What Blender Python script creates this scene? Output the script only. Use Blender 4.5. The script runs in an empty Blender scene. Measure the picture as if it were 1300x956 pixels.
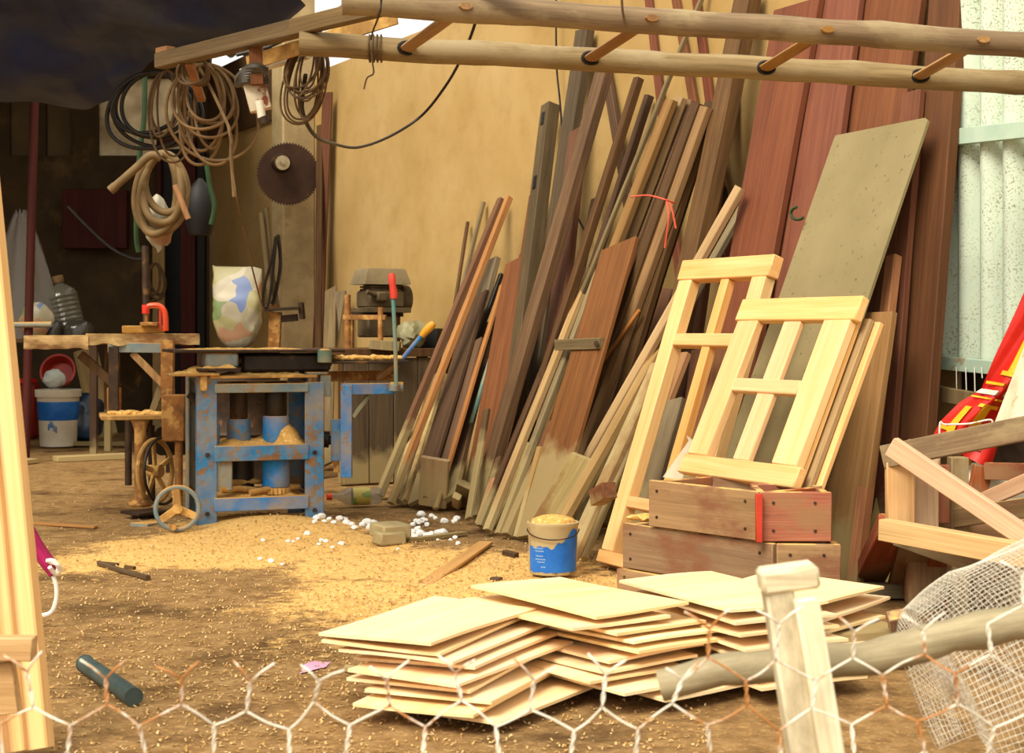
import bpy, bmesh, math, random
from mathutils import Vector, Matrix, noise
random.seed(7)
V = Vector
SC = bpy.context.scene
COL = SC.collection
# ---------------------------------------------------------------- camera geometry (1300 x 956 frame)
F, CAMH, YH, CX = 2000.0, 0.9, 420.0, 650.0
def P(px, py, Y):
    return V(((px-CX)/F*Y, Y, CAMH+(YH-py)/F*Y))
def G(px, py, z=0.0):
    Y = F*(CAMH-z)/(py-YH)
    return P(px, py, Y)
WN = V((0.8805, 0.474, 0)); WN.normalize()      # normal of the right side wall, pointing into the wall
WD = V((WN.y, -WN.x, 0))                          # along the wall, towards the viewer
WC = 4.33
def Wl(px, py, d=0.0):
    r = V(((px-CX)/F, 1.0, (YH-py)/F))
    t = (WC-d)/(WN.dot(r))
    return V((0, 0, CAMH)) + r*t
def perp(b, px, py):
    """point on the ray (px,py) that stands straight 'up the wall' from b"""
    r = V(((px-CX)/F, 1.0, (YH-py)/F))
    o = V((0, 0, CAMH))
    t = WD.dot(b-o)/WD.dot(r)
    return o + r*t

def hexc(h):
    h = h.lstrip('#')
    out = []
    for i in (0, 2, 4):
        c = int(h[i:i+2], 16)/255
        out.append(c/12.92 if c <= .04045 else ((c+.055)/1.055)**2.4)
    return (*out, 1)

# ---------------------------------------------------------------- mesh builder
def frame_from(z, ref=None):
    z = z.normalized()
    ref = ref or (V((0, 0, 1)) if abs(z.z) < .9 else V((1, 0, 0)))
    x = ref.cross(z)
    if x.length < 1e-6:
        x = V((1, 0, 0)).cross(z)
    x.normalize()
    y = z.cross(x)
    return x, y, z
def mat4(x, y, z, o):
    return Matrix(((x.x, y.x, z.x, o.x), (x.y, y.y, z.y, o.y), (x.z, y.z, z.z, o.z), (0, 0, 0, 1)))
def axes(yaw, o=V((0, 0, 0)), pitch=0, roll=0):
    """frame whose x axis is (cos yaw, -sin yaw) seen in plan, z up"""
    return Matrix.Translation(o) @ Matrix.Rotation(-math.radians(yaw), 4, 'Z') @ Matrix.Rotation(math.radians(pitch), 4, 'X') @ Matrix.Rotation(math.radians(roll), 4, 'Y')

class MB:
    def __init__(s):
        s.v, s.f = [], []
    def add(s, vs, fs):
        b = len(s.v)
        s.v.extend(V(v) for v in vs)
        s.f.extend(tuple(i+b for i in f) for f in fs)
        return s
    def box(s, c, size, M=None, bev=0.003):
        bm = bmesh.new()
        bmesh.ops.create_cube(bm, size=1)
        for v in bm.verts:
            v.co = V((v.co.x*size[0], v.co.y*size[1], v.co.z*size[2]))
        b = min(bev, min(size)*.3)
        if b > 0:
            bmesh.ops.bevel(bm, geom=bm.edges[:], offset=b, segments=1, affect='EDGES', profile=.5)
        bm.verts.index_update()
        c = V(c)
        vs = [(M @ (v.co+c)) if M else v.co+c for v in bm.verts]
        s.add(vs, [tuple(v.index for v in f.verts) for f in bm.faces])
        bm.free()
        return s
    def bar(s, p0, p1, w, t, ref=None, bev=.002):
        """rectangular bar from p0 to p1; w along ref (made perpendicular), t across"""
        p0, p1 = V(p0), V(p1)
        z = (p1-p0).normalized()
        ref = V(ref) if ref is not None else V((1, 0, 0))
        x = ref - z*ref.dot(z)
        if x.length < 1e-5:
            x = V((0, 1, 0)) - z*z.y
        x.normalize()
        y = z.cross(x)
        L = (p1-p0).length
        return s.box((0, 0, L/2), (w, t, L), mat4(x, y, z, p0), bev)
    def rings(s, rs, cap=True, close=False):
        n = len(rs[0]); b = len(s.v)
        for r in rs:
            s.v.extend(V(p) for p in r)
        m = len(rs)
        for i in range(m if close else m-1):
            for j in range(n):
                a0 = b+i*n+j; a1 = b+i*n+(j+1) % n
                c0 = b+((i+1) % m)*n+j; c1 = b+((i+1) % m)*n+(j+1) % n
                s.f.append((a0, a1, c1, c0))
        if cap and not close:
            s.f.append(tuple(b+j for j in reversed(range(n))))
            s.f.append(tuple(b+(m-1)*n+j for j in range(n)))
        return s
    def tube(s, pts, r, n=8, close=False, flat=1.0):
        pts = [V(p) for p in pts]
        m = len(pts)
        rr = r if isinstance(r, (list, tuple)) else [r]*m
        x = None; rs = []
        for i, p in enumerate(pts):
            if close:
                t = pts[(i+1) % m]-pts[i-1]
            else:
                t = pts[min(i+1, m-1)]-pts[max(i-1, 0)]
            if t.length < 1e-9:
                t = V((0, 0, 1))
            t.normalize()
            if x is None:
                x = frame_from(t)[0]
            else:
                x = x - t*x.dot(t)
                if x.length < 1e-6:
                    x = frame_from(t)[0]
                x.normalize()
            y = t.cross(x)
            rs.append([p+(x*math.cos(2*math.pi*k/n)+y*math.sin(2*math.pi*k/n)*flat)*rr[i] for k in range(n)])
        return s.rings(rs, True, close)
    def cyl(s, p0, p1, r, n=20, r1=None):
        return s.tube([p0, p1], [r, r if r1 is None else r1], n)
    def lathe(s, prof, M=None, n=28, cap=True):
        M = M or Matrix()
        rs = [[M @ V((max(r, 1e-4)*math.cos(2*math.pi*k/n), max(r, 1e-4)*math.sin(2*math.pi*k/n), z)) for k in range(n)] for r, z in prof]
        return s.rings(rs, cap)
    def prism(s, poly, h, M=None):
        M = M or Matrix()
        n = len(poly)
        a = [M @ V((x, y, -h/2)) for x, y in poly]
        b = [M @ V((x, y, h/2)) for x, y in poly]
        fs = [tuple(reversed(range(n))), tuple(range(n, 2*n))]
        fs += [(i, (i+1) % n, n+(i+1) % n, n+i) for i in range(n)]
        return s.add(a+b, fs)
    def grid(s, fn, nu, nv):
        b = len(s.v)
        for i in range(nu+1):
            for j in range(nv+1):
                s.v.append(V(fn(i/nu, j/nv)))
        for i in range(nu):
            for j in range(nv):
                a = b+i*(nv+1)+j
                s.f.append((a, a+nv+1, a+nv+2, a+1))
        return s
    def blob(s, c, r, seed=0, amp=.25, fr=1.5, n=2, scale=(1, 1, 1), M=None):
        bm = bmesh.new()
        bmesh.ops.create_icosphere(bm, subdivisions=n, radius=1)
        off = V((seed*7.31, seed*3.7, seed*1.93))
        for v in bm.verts:
            k = 1+amp*noise.noise(v.co*fr+off)
            v.co = V((v.co.x*scale[0], v.co.y*scale[1], v.co.z*scale[2]))*k*r
        bm.verts.index_update()
        c = V(c)
        s.add([(M @ v.co if M else v.co)+c for v in bm.verts], [tuple(v.index for v in f.verts) for f in bm.faces])
        bm.free()
        return s
    def mesh(s, name, M=None, sharp=38):
        me = bpy.data.meshes.new(name)
        if M is not None:
            Mi = M.inverted()
            vs = [Mi @ v for v in s.v]
        else:
            vs = s.v
        me.from_pydata([tuple(v) for v in vs], [], s.f)
        me.validate()
        bm = bmesh.new(); bm.from_mesh(me)
        bmesh.ops.recalc_face_normals(bm, faces=bm.faces[:])
        bm.to_mesh(me); bm.free()
        me.polygons.foreach_set('use_smooth', [True]*len(me.polygons))
        me.set_sharp_from_angle(angle=math.radians(sharp))
        return me

def world(o):
    m = o.matrix_basis
    if o.parent:
        return world(o.parent) @ o.matrix_parent_inverse @ m
    return m.copy()
def setparent(o, p):
    if p is not None:
        o.parent = p
        o.matrix_parent_inverse = world(p).inverted()
def tag(o, label=None, cat=None, group=None, kind=None):
    if label: o['label'] = label
    if cat: o['category'] = cat
    if group: o['group'] = group
    if kind: o['kind'] = kind
    return o
def obj(name, mb, mat, parent=None, M=None, sharp=38):
    """mb is in world coordinates; M is the object's own frame"""
    if M is None:
        if parent is not None:
            M = world(parent)
        else:
            lo = V((min(v.x for v in mb.v), min(v.y for v in mb.v), min(v.z for v in mb.v)))
            hi = V((max(v.x for v in mb.v), max(v.y for v in mb.v), max(v.z for v in mb.v)))
            M = Matrix.Translation(V(((lo.x+hi.x)/2, (lo.y+hi.y)/2, lo.z)))
    o = bpy.data.objects.new(name, mb.mesh(name, M, sharp))
    COL.objects.link(o)
    o.data.materials.append(mat)
    o.matrix_basis = M
    setparent(o, parent)
    return o
def thing(name, label, cat, loc, yaw=0, group=None):
    o = bpy.data.objects.new(name, None)
    COL.objects.link(o)
    o.empty_display_size = .05
    o.matrix_basis = axes(yaw, V(loc))
    return tag(o, label, cat, group)
def copy_tree(o, M, parent=None):
    """copy a thing with its parts; M is the copy's own world frame"""
    c = o.copy(); COL.objects.link(c)
    if parent is None:
        c.matrix_basis = M
    else:
        c.parent = parent
        c.matrix_parent_inverse = o.matrix_parent_inverse.copy()
    for ch in list(o.children):
        copy_tree(ch, None, c)
    return c
def smooth(pts, n=8):
    pts = [V(p) for p in pts]; out = []
    for i in range(len(pts)-1):
        p0, p1, p2, p3 = pts[max(i-1, 0)], pts[i], pts[i+1], pts[min(i+2, len(pts)-1)]
        for k in range(n):
            t = k/n
            out.append(.5*((2*p1)+(p2-p0)*t+(2*p0-5*p1+4*p2-p3)*t*t+(3*p1-p0-3*p2+p3)*t*t*t))
    out.append(pts[-1]); return out

def pillow(base, a, b, h, seed):
    """upright filled bag: flat seam on top, bulging and creased below"""
    def fn(u, v):
        t = u*2*math.pi
        k = (math.sin(math.pi*min(1, v*1.02))**.38) if v < .55 else .98
        fl = 1 if v < .6 else max(.1, 1-(v-.6)/.4*.92)
        c, s_ = math.cos(t), math.sin(t)
        x = a*k*math.copysign(abs(c)**.6, c); y = b*k*fl*math.copysign(abs(s_)**.7, s_)
        w = 1+.10*noise.noise(V((c*2, v*5, seed)))+.05*noise.noise(V((c*5+s_*3, v*11, seed)))
        return V(base)+V((x*w, y*w, 2*h*v*(1+.05*noise.noise(V((c*1.5, seed, 0))))))
    mb = MB(); n, m = 40, 26
    mb.rings([[fn(i/n, max(.015, j/m)) if j else V(base)+(fn(i/n, .02)-V(base))*.6 for i in range(n)] for j in range(m+1)])
    return mb
# ---------------------------------------------------------------- materials
class NT:
    def __init__(s, name):
        s.m = bpy.data.materials.new(name); s.m.use_nodes = True
        s.t = s.m.node_tree; s.t.nodes.clear()
        s.out = s.n('ShaderNodeOutputMaterial')
        s.b = s.n('ShaderNodeBsdfPrincipled')
        s.l(s.b.outputs[0], s.out.inputs[0])
    def n(s, t, **k):
        x = s.t.nodes.new(t)
        for a, v in k.items(): setattr(x, a, v)
        return x
    def l(s, a, b): s.t.links.new(a, b)
    def coord(s, kind='Object'):
        return s.n('ShaderNodeTexCoord').outputs[kind]
    def mapping(s, vec, scale=(1, 1, 1), rnd=False):
        mp = s.n('ShaderNodeMapping'); mp.inputs['Scale'].default_value = scale
        s.l(vec, mp.inputs['Vector'])
        if rnd:
            oi = s.n('ShaderNodeObjectInfo')
            mu = s.n('ShaderNodeMath', operation='MULTIPLY'); mu.inputs[1].default_value = 61.7
            s.l(oi.outputs['Random'], mu.inputs[0]); s.l(mu.outputs[0], mp.inputs['Location'])
        return mp.outputs[0]
    def noise(s, vec, scale=5, detail=6, rough=.6, dist=0):
        x = s.n('ShaderNodeTexNoise'); x.inputs['Scale'].default_value = scale
        x.inputs['Detail'].default_value = detail; x.inputs['Roughness'].default_value = rough
        x.inputs['Distortion'].default_value = dist
        s.l(vec, x.inputs['Vector']); return x.outputs[0]
    def ramp(s, fac, stops):
        r = s.n('ShaderNodeValToRGB'); e = r.color_ramp.elements
        while len(e) < len(stops): e.new(.5)
        for el, (p, c) in zip(e, stops):
            el.position = p; el.color = c if len(c) == 4 else (*c, 1)
        s.l(fac, r.inputs[0]); return r.outputs[0]
    def step(s, fac, a, b):
        return s.ramp(fac, [(a, (0, 0, 0, 1)), (b, (1, 1, 1, 1))])
    def mix(s, f, a, b, bt='MIX'):
        x = s.n('ShaderNodeMix', data_type='RGBA', blend_type=bt)
        for sock, v in ((x.inputs[0], f), (x.inputs[6], a), (x.inputs[7], b)):
            if isinstance(v, (int, float)): sock.default_value = v
            elif isinstance(v, (tuple, list)): sock.default_value = v
            else: s.l(v, sock)
        return x.outputs[2]
    def math(s, op, a, b=None, clamp=False):
        x = s.n('ShaderNodeMath', operation=op); x.use_clamp = clamp
        for sock, v in ((x.inputs[0], a), (x.inputs[1], b)):
            if v is None: continue
            if isinstance(v, (int, float)): sock.default_value = v
            else: s.l(v, sock)
        return x.outputs[0]
    def vary(s, col, h=.02, sat=.15, val=.25):
        oi = s.n('ShaderNodeObjectInfo')
        r = oi.outputs['Random']
        hs = s.n('ShaderNodeHueSaturation')
        s.l(s.math('ADD', s.math('MULTIPLY', r, 2*h), .5-h), hs.inputs['Hue'])
        r2 = s.math('FRACT', s.math('MULTIPLY', r, 7.13))
        s.l(s.math('ADD', s.math('MULTIPLY', r2, 2*sat), 1-sat), hs.inputs['Saturation'])
        r3 = s.math('FRACT', s.math('MULTIPLY', r, 23.7))
        s.l(s.math('ADD', s.math('MULTIPLY', r3, 2*val), 1-val), hs.inputs['Value'])
        s.l(col, hs.inputs['Color']); return hs.outputs[0]
    def bump(s, h, strength=.3, dist=.01):
        b = s.n('ShaderNodeBump'); b.inputs['Strength'].default_value = strength; b.inputs['Distance'].default_value = dist
        s.l(h, b.inputs['Height']); s.l(b.outputs[0], s.b.inputs['Normal'])
    def fin(s, col, rough=.7, metal=0, spec=None):
        if isinstance(col, (tuple, list)): s.b.inputs['Base Color'].default_value = col
        else: s.l(col, s.b.inputs['Base Color'])
        if isinstance(rough, (int, float)): s.b.inputs['Roughness'].default_value = rough
        else: s.l(rough, s.b.inputs['Roughness'])
        s.b.inputs['Metallic'].default_value = metal
        if spec is not None: s.b.inputs['Specular IOR Level'].default_value = spec
        return s.m

def wood(name, dark, mid, light, grain=22, vary=(.006, .09, .17), stain=None, rough=.75, dust=0, patch=None):
    t = NT(name)
    oc = t.coord('Object')
    v = t.mapping(oc, (grain, grain, grain*.045), True)
    n1 = t.noise(v, 1.6, 6, .62, .6)
    col = t.ramp(n1, [(.28, hexc(dark)), (.5, hexc(mid)), (.72, hexc(light))])
    v2 = t.mapping(oc, (grain*6, grain*6, grain*.12), True)
    n2 = t.noise(v2, 2, 3, .6)
    col = t.mix(.35, col, t.ramp(n2, [(.3, hexc(dark)), (.7, hexc(light))]))
    n3 = t.noise(t.mapping(oc, (3, 3, 1.6), True), 1.5, 5, .6)
    col = t.mix(t.math('MULTIPLY', t.step(n3, .52, .78), .45), col, hexc(dark))
    if vary: col = t.vary(col, *vary)
    if patch:                                        # weathered grey or red patches
        pn = t.noise(t.mapping(oc, (5, 5, 2.5), True), 1.3, 6, .65)
        col = t.mix(t.step(pn, .48, .62), col, hexc(patch))
    if stain:                                        # dried mud on the foot of boards that stood on the wet yard
        h, sc = stain
        ps = t.n('ShaderNodeNewGeometry').outputs['Position']
        sx = t.n('ShaderNodeSeparateXYZ'); t.l(ps, sx.inputs[0])
        oi = t.n('ShaderNodeObjectInfo')
        hh = t.math('ADD', t.math('MULTIPLY', oi.outputs['Random'], h*.9), h*.55)
        edge = t.noise(ps, 9, 5, .6)
        z = t.math('ADD', sx.outputs[2], t.math('MULTIPLY', t.math('SUBTRACT', edge, .5), .22))
        k = t.math('MULTIPLY', t.math('SUBTRACT', hh, z), 14, True)
        k = t.math('MULTIPLY', k, .8)
        col = t.mix(k, col, hexc(sc))
    if dust:
        nn = t.n('ShaderNodeNewGeometry').outputs['Normal']
        sx = t.n('ShaderNodeSeparateXYZ'); t.l(nn, sx.inputs[0])
        dn = t.noise(t.coord('Object'), 14, 5, .6)
        k = t.math('MULTIPLY', t.step(sx.outputs[2], .55, .85), t.step(dn, .62-dust*.4, .72-dust*.4))
        col = t.mix(k, col, hexc('#d8ab62'))
    t.bump(n2, .25, .003)
    return t.fin(col, rough, spec=.3)

def mottled(name, a, b, scale=8, rough=.8, bump=.2, metal=0, c=None, cth=(.6, .66), cscale=20, vary=None, spec=.3, bd=.004):
    t = NT(name)
    oc = t.mapping(t.coord('Object'), (1, 1, 1), True)
    n1 = t.noise(oc, scale, 7, .62)
    col = t.ramp(n1, [(.3, hexc(a)), (.7, hexc(b))])
    if c:
        n2 = t.noise(oc, cscale, 6, .65)
        col = t.mix(t.step(n2, *cth), col, hexc(c))
    if vary: col = t.vary(col, *vary)
    if bump: t.bump(n1, bump, bd)
    return t.fin(col, rough, metal, spec)

def painted(name, paint, paint2, rust='#8a6238', dust='#c9984f', chips=.5, dustk=1):
    """chipped machine paint over rust, sawdust lying on whatever faces up"""
    t = NT(name)
    oc = t.coord('Object')
    n1 = t.noise(oc, 9, 8, .68)
    n2 = t.noise(oc, 30, 6, .7)
    col = t.ramp(n1, [(.35, hexc(paint)), (.65, hexc(paint2))])
    chip = t.step(t.math('ADD', t.math('MULTIPLY', n1, .45), t.math('MULTIPLY', n2, .55)), chips, chips+.06)
    rc = t.ramp(n2, [(.35, hexc('#5b4026')), (.65, hexc(rust))])
    col = t.mix(chip, col, rc)
    film = t.noise(oc, 5, 6, .6)
    col = t.mix(t.math('MULTIPLY', t.step(film, .4, .66), .8), col, hexc('#a08a64'))
    if dustk:
        nn = t.n('ShaderNodeNewGeometry').outputs['Normal']
        sx = t.n('ShaderNodeSeparateXYZ'); t.l(nn, sx.inputs[0])
        col = t.mix(t.math('MULTIPLY', t.step(sx.outputs[2], .4, .75), dustk), col, hexc(dust))
    t.bump(n2, .3, .003)
    return t.fin(col, .65, 0, .35)

MUD = '#a08c5e'
M = {}
M['brown'] = wood('brown_wood', '#3d2917', '#5f4326', '#775838', stain=(.3, MUD))
M['darkbrown'] = wood('dark_brown_wood', '#33200f', '#4f351c', '#66492a', stain=(.25, MUD))
M['redbrown'] = wood('red_brown_wood', '#4b2d19', '#6b4227', '#7f5434', stain=(.33, MUD))
M['orange'] = wood('orange_wood', '#80502a', '#a46d3e', '#b98350', stain=(.22, MUD))
M['bundlebrown'] = wood('bundle_brown_wood', '#6d4e2e', '#866440', '#99774e')
M['stickwood'] = wood('dark_stick_wood', '#33220f', '#4e3820', '#6b5030')
M['fallen'] = wood('fallen_board_wood', '#8a5f35', '#a87a48', '#b98d5a')
M['darkgrey'] = wood('dark_grey_wood', '#352a1c', '#50402c', '#635038', stain=(.25, MUD))
M['panelbrown'] = wood('panel_brown_wood', '#7d5a34', '#987246', '#ab8656', grain=14, stain=(.3, MUD))
M['greywood'] = wood('grey_wood', '#54452f', '#79674a', '#94815c', stain=(.3, MUD))
M['tan'] = wood('tan_wood', '#86693f', '#a58757', '#b99c6c', stain=(.25, '#b39d6c'))
M['muddy'] = wood('muddy_wood', '#88754a', '#a8935f', '#bba872', vary=(.01, .1, .12), patch='#8b6a40')
M['mahogany'] = wood('mahogany_wood', '#59301c', '#743f26', '#86512f', grain=14, vary=(.008, .08, .16), stain=(.3, '#8f7a55'))
M['mahogany_dark'] = wood('dark_mahogany_wood', '#4a2c1a', '#613a24', '#744a2f', grain=14, vary=(.008, .08, .1), stain=(.3, '#8f7a55'))
M['fresh'] = wood('fresh_planed_wood', '#d29650', '#e3b173', '#eec48a', grain=16, vary=(.01, .08, .06), rough=.6)
M['freshpale'] = wood('pale_planed_wood', '#dda866', '#e8bc80', '#eeca96', grain=16, vary=(.006, .06, .05), rough=.55)
M['ply'] = wood('plywood_face', '#e4ba80', '#f1d29f', '#f8e4bb', grain=9, vary=(.006, .08, .05), rough=.6)
M['crate'] = wood('weathered_crate_wood', '#6b5238', '#8d7052', '#a38663', grain=18, patch='#7d5238', dust=.5)
M['cratered'] = wood('red_crate_wood', '#74301c', '#984c30', '#a96842', grain=18, patch='#8d6544', dust=.4)
M['cratedebris'] = wood('pinkish_scrap_wood', '#a67f58', '#c49c72', '#d8b78e', grain=18, vary=(.012, .12, .12))
M['pole'] = wood('weathered_pole_wood', '#59472f', '#806847', '#9d8560', grain=24, vary=(.008, .1, .1), patch='#94815f')
M['rung'] = wood('rung_wood', '#6d4a26', '#92683a', '#ab8350', grain=24)
M['beamwood'] = wood('old_beam_wood', '#4a3a26', '#6d583b', '#88714e', grain=20)
M['rustwood'] = wood('dusty_machine_wood', '#6a4a28', '#a27540', '#c59a5a', grain=20, dust=.8)
M['slab'] = wood('sawn_slab_wood', '#8f6b3f', '#cda76a', '#e2c48e', grain=26, patch='#7d5630', dust=.6)
M['post'] = wood('pale_post_wood', '#b3a27e', '#dccdaa', '#f3e9cd', grain=26, vary=None, patch='#a4977a')  # near-white wood with greyer patches
M['log'] = wood('grey_log_wood', '#6b604a', '#94886c', '#b0a588', grain=24, patch='#83765a')
M['rust'] = mottled('rusty_steel', '#6a4423', '#a06c35', 14, .85, .3, c='#b98b4c', cth=(.52, .6), cscale=9)
M['rustdark'] = mottled('dark_rusty_steel', '#2b2018', '#4a3626', 14, .6, .25, .35, c='#6d4c2c', cth=(.58, .66), cscale=10)
M['dusty'] = mottled('dust_covered_steel', '#8d6a3b', '#bd904f', 12, .9, .3, c='#d2a65f', cth=(.5, .6), cscale=7)
M['oily'] = mottled('oily_dark_steel', '#1b1611', '#332920', 12, .45, .2, .3, c='#5a452b', cth=(.6, .7), cscale=8)
M['blade'] = mottled('saw_blade_steel', '#33221a', '#4d362a', 5, .5, .15, .45, c='#69492f', cth=(.62, .7), cscale=6)
M['shiny'] = mottled('bright_steel', '#9a8c70', '#c9bc9c', 20, .35, .05, .8)
M['bluepaint'] = painted('chipped_blue_paint', '#1c6aa6', '#4287ad', chips=.505)
M['bluebright'] = painted('bright_blue_paint', '#0f6cb6', '#2a86c6', chips=.56)
M['greypaint'] = painted('worn_grey_blue_paint', '#5f7680', '#7c8c8a', chips=.54)
M['teal'] = painted('worn_teal_paint', '#3f7a78', '#5a8f86', chips=.62, dustk=.3)
M['redplastic'] = mottled('red_plastic', '#c8301f', '#de4a34', 10, .4, .05, vary=(.01, .05, .05))
M['yellowplastic'] = mottled('yellow_plastic', '#c98a1d', '#dfa32f', 10, .45, .05)
M['enginemetal'] = mottled('dusty_engine_metal', '#43372574'[:7], '#675639', 9, .75, .2, .15)
M['plaster'] = None
M['concrete'] = mottled('rough_concrete', '#8f7a55', '#b29c72', 6, .9, .4, c='#7a6442', cth=(.58, .72), cscale=4)
M['sawdust'] = mottled('sawdust', '#c08a42', '#e2b468', 30, .95, .8, c='#f0cf8c', cth=(.55, .62), cscale=70, spec=.1, bd=.008)
M['cable_tan'] = mottled('tan_cable_rubber', '#5f472a', '#86683f', 10, .6, .05)
M['cable_black'] = mottled('black_cable_rubber', '#17120d', '#2b231a', 10, .5, .05)
M['cable_brown'] = mottled('brown_cable_rubber', '#4a361f', '#6d5130', 10, .6, .05)
M['cable_green'] = mottled('green_hose_rubber', '#1b2f15', '#2b4423', 10, .5, .05)
M['hose'] = mottled('dusty_hose_rubber', '#624e2f', '#806640', 9, .7, .1)
M['tarp'] = mottled('navy_tarpaulin', '#0f1a40', '#1d2f60', 3, .5, .25, c='#38466a', cth=(.56, .75), cscale=2.2, spec=.25, bd=.03)
M['whiteplastic'] = mottled('white_plastic', '#cfc5ae', '#e6dec8', 7, .5, .05)
M['foam'] = mottled('white_foam', '#e4e1da', '#f7f5f0', 10, .9, .2)
M['cloth'] = mottled('dirty_white_cloth', '#c9b795', '#e8dcc2', 6, .95, .4, c='#a8875a', cth=(.6, .7), cscale=8)
M['ropewhite'] = mottled('white_rope', '#d8d0bf', '#f1ebdd', 40, .9, .4)
M['magenta'] = mottled('magenta_cloth', '#8a1244', '#b0235c', 14, .9, .3)
M['pink'] = mottled('pink_paper', '#b57fa0', '#caa0b8', 14, .9, .1)
M['stone'] = mottled('grey_wood_block', '#8d7c58', '#a8976e', 12, .9, .4, c='#6f5e40', cth=(.6, .7), cscale=8)
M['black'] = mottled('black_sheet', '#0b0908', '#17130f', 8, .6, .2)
M['reddoor'] = wood('dark_red_door_wood', '#2a0c08', '#471610', '#5c2318', grain=10, vary=None)
M['wire'] = mottled('galvanised_wire', '#cfc6b0', '#efe9dc', 30, .5, 0, c='#b4783c', cth=(.52, .56), cscale=5, spec=.5)
M['meshwire'] = mottled('white_mesh_wire', '#cfc7b4', '#e9e3d3', 30, .5, 0)
M['bag'] = mottled('dusty_plastic_bag', '#2e2a24', '#4f483d', 5, .4, .5, spec=.6, bd=.02)
M['bluebag'] = mottled('navy_plastic_bag', '#16283c', '#284664', 6, .28, .6, spec=.7, bd=.02)
M['greypipe'] = mottled('dark_green_grey_pipe', '#2c3836', '#46534e', 10, .5, .05)
M['greyrail'] = mottled('mint_painted_batten', '#9fb8a4', '#b9cbb6', 7, .7, .1, c='#9b8d6c', cth=(.62, .7), cscale=6)

def plaster_mat():
    t = NT('yellow_plaster')
    ps = t.coord('Object')
    n1 = t.noise(ps, 1.3, 7, .62); n2 = t.noise(ps, 7, 7, .65); n3 = t.noise(ps, 60, 4, .6)
    col = t.ramp(n1, [(.3, hexc('#a5854d')), (.5, hexc('#b2925c')), (.72, hexc('#bc9f6c'))])
    col = t.mix(t.math('MULTIPLY', t.step(n2, .5, .75), .35), col, hexc('#97743f'))
    st = t.noise(t.mapping(ps, (1, 1, .35)), 1.8, 6, .6)
    col = t.mix(t.math('MULTIPLY', t.step(st, .56, .75), .4), col, hexc('#866840'))
    t.bump(n3, .15, .004)
    return t.fin(col, .9, spec=.2)
M['plaster'] = plaster_mat()

def ground_mat():
    t = NT('yard_ground')
    ps = t.coord('Object')
    n1 = t.noise(ps, 2.2, 8, .65); n2 = t.noise(ps, 14, 8, .7); n3 = t.noise(ps, 70, 6, .7)
    dirt = t.ramp(n2, [(.25, hexc('#5f4529')), (.5, hexc('#8c6b43')), (.75, hexc('#ad8d60'))])
    dirt = t.mix(t.step(n3, .56, .64), dirt, hexc('#b8935a'))
    dirt = t.mix(t.math('MULTIPLY', t.step(n1, .52, .66), .8), dirt, hexc('#452f1b'))
    saw = t.ramp(n3, [(.3, hexc('#c08a45')), (.5, hexc('#dcae66')), (.72, hexc('#efcf90'))])
    at = t.n('ShaderNodeAttribute', attribute_name='sawdust')
    k = t.math('ADD', at.outputs['Fac'], t.math('MULTIPLY', t.math('SUBTRACT', n1, .5), 1.1))
    k = t.math('ADD', k, t.math('MULTIPLY', t.math('SUBTRACT', n2, .5), .9))
    col = t.mix(t.step(k, .42, .62), dirt, saw)
    t.bump(t.math('ADD', n2, t.math('MULTIPLY', n3, .6)), .7, .015)
    return t.fin(col, .95, spec=.1)
M['ground'] = ground_mat()

def speck_mat(name, base, base2, speck, scale=55, lo=.6, hi=.64, rough=.85, streak=False):
    t = NT(name)
    oc = t.coord('Object')
    n1 = t.noise(oc, 2.5, 6, .6); n2 = t.noise(oc, scale, 3, .55); n3 = t.noise(oc, 3.2, 4, .6)
    col = t.ramp(n1, [(.3, hexc(base)), (.7, hexc(base2))])
    k = t.math('MULTIPLY', t.step(n2, lo, hi), t.step(n3, .38, .58))
    col = t.mix(t.math('MULTIPLY', k, .8), col, hexc(speck))
    return t.fin(col, rough, spec=.3)
M['sheet'] = speck_mat('speckled_board', '#7d6f4b', '#8e805a', '#43371f', 42, .63, .68)
M['corrugated'] = speck_mat('mouldy_fibre_cement', '#bccab6', '#cdd8c4', '#857a5c', 130, .54, .62)

def clear_mat(name, tint, alpha=.35, rough=.15):
    t = NT(name)
    t.b.inputs['Alpha'].default_value = alpha
    return t.fin(tint, rough, 0, .6)
M['clear'] = clear_mat('clear_bottle_plastic', hexc('#8d8a7d'), .4)
M['frost'] = clear_mat('frosted_plastic_sheet', hexc('#cfc9b0'), .45, .4)
def translucent_mat():
    t = NT('dirty_translucent_sheet')
    tr = t.n('ShaderNodeBsdfTranslucent'); df = t.n('ShaderNodeBsdfDiffuse'); mx = t.n('ShaderNodeMixShader')
    n = t.noise(t.coord('Object'), 1.6, 5, .6)
    c = t.ramp(n, [(.3, hexc('#8a7c62')), (.65, hexc('#efe6d0'))])
    t.l(c, tr.inputs[0]); t.l(c, df.inputs[0]); mx.inputs[0].default_value = .3
    t.l(tr.outputs[0], mx.inputs[1]); t.l(df.outputs[0], mx.inputs[2]); t.l(mx.outputs[0], t.out.inputs[0])
    return t.m
M['translucent'] = translucent_mat()
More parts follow.
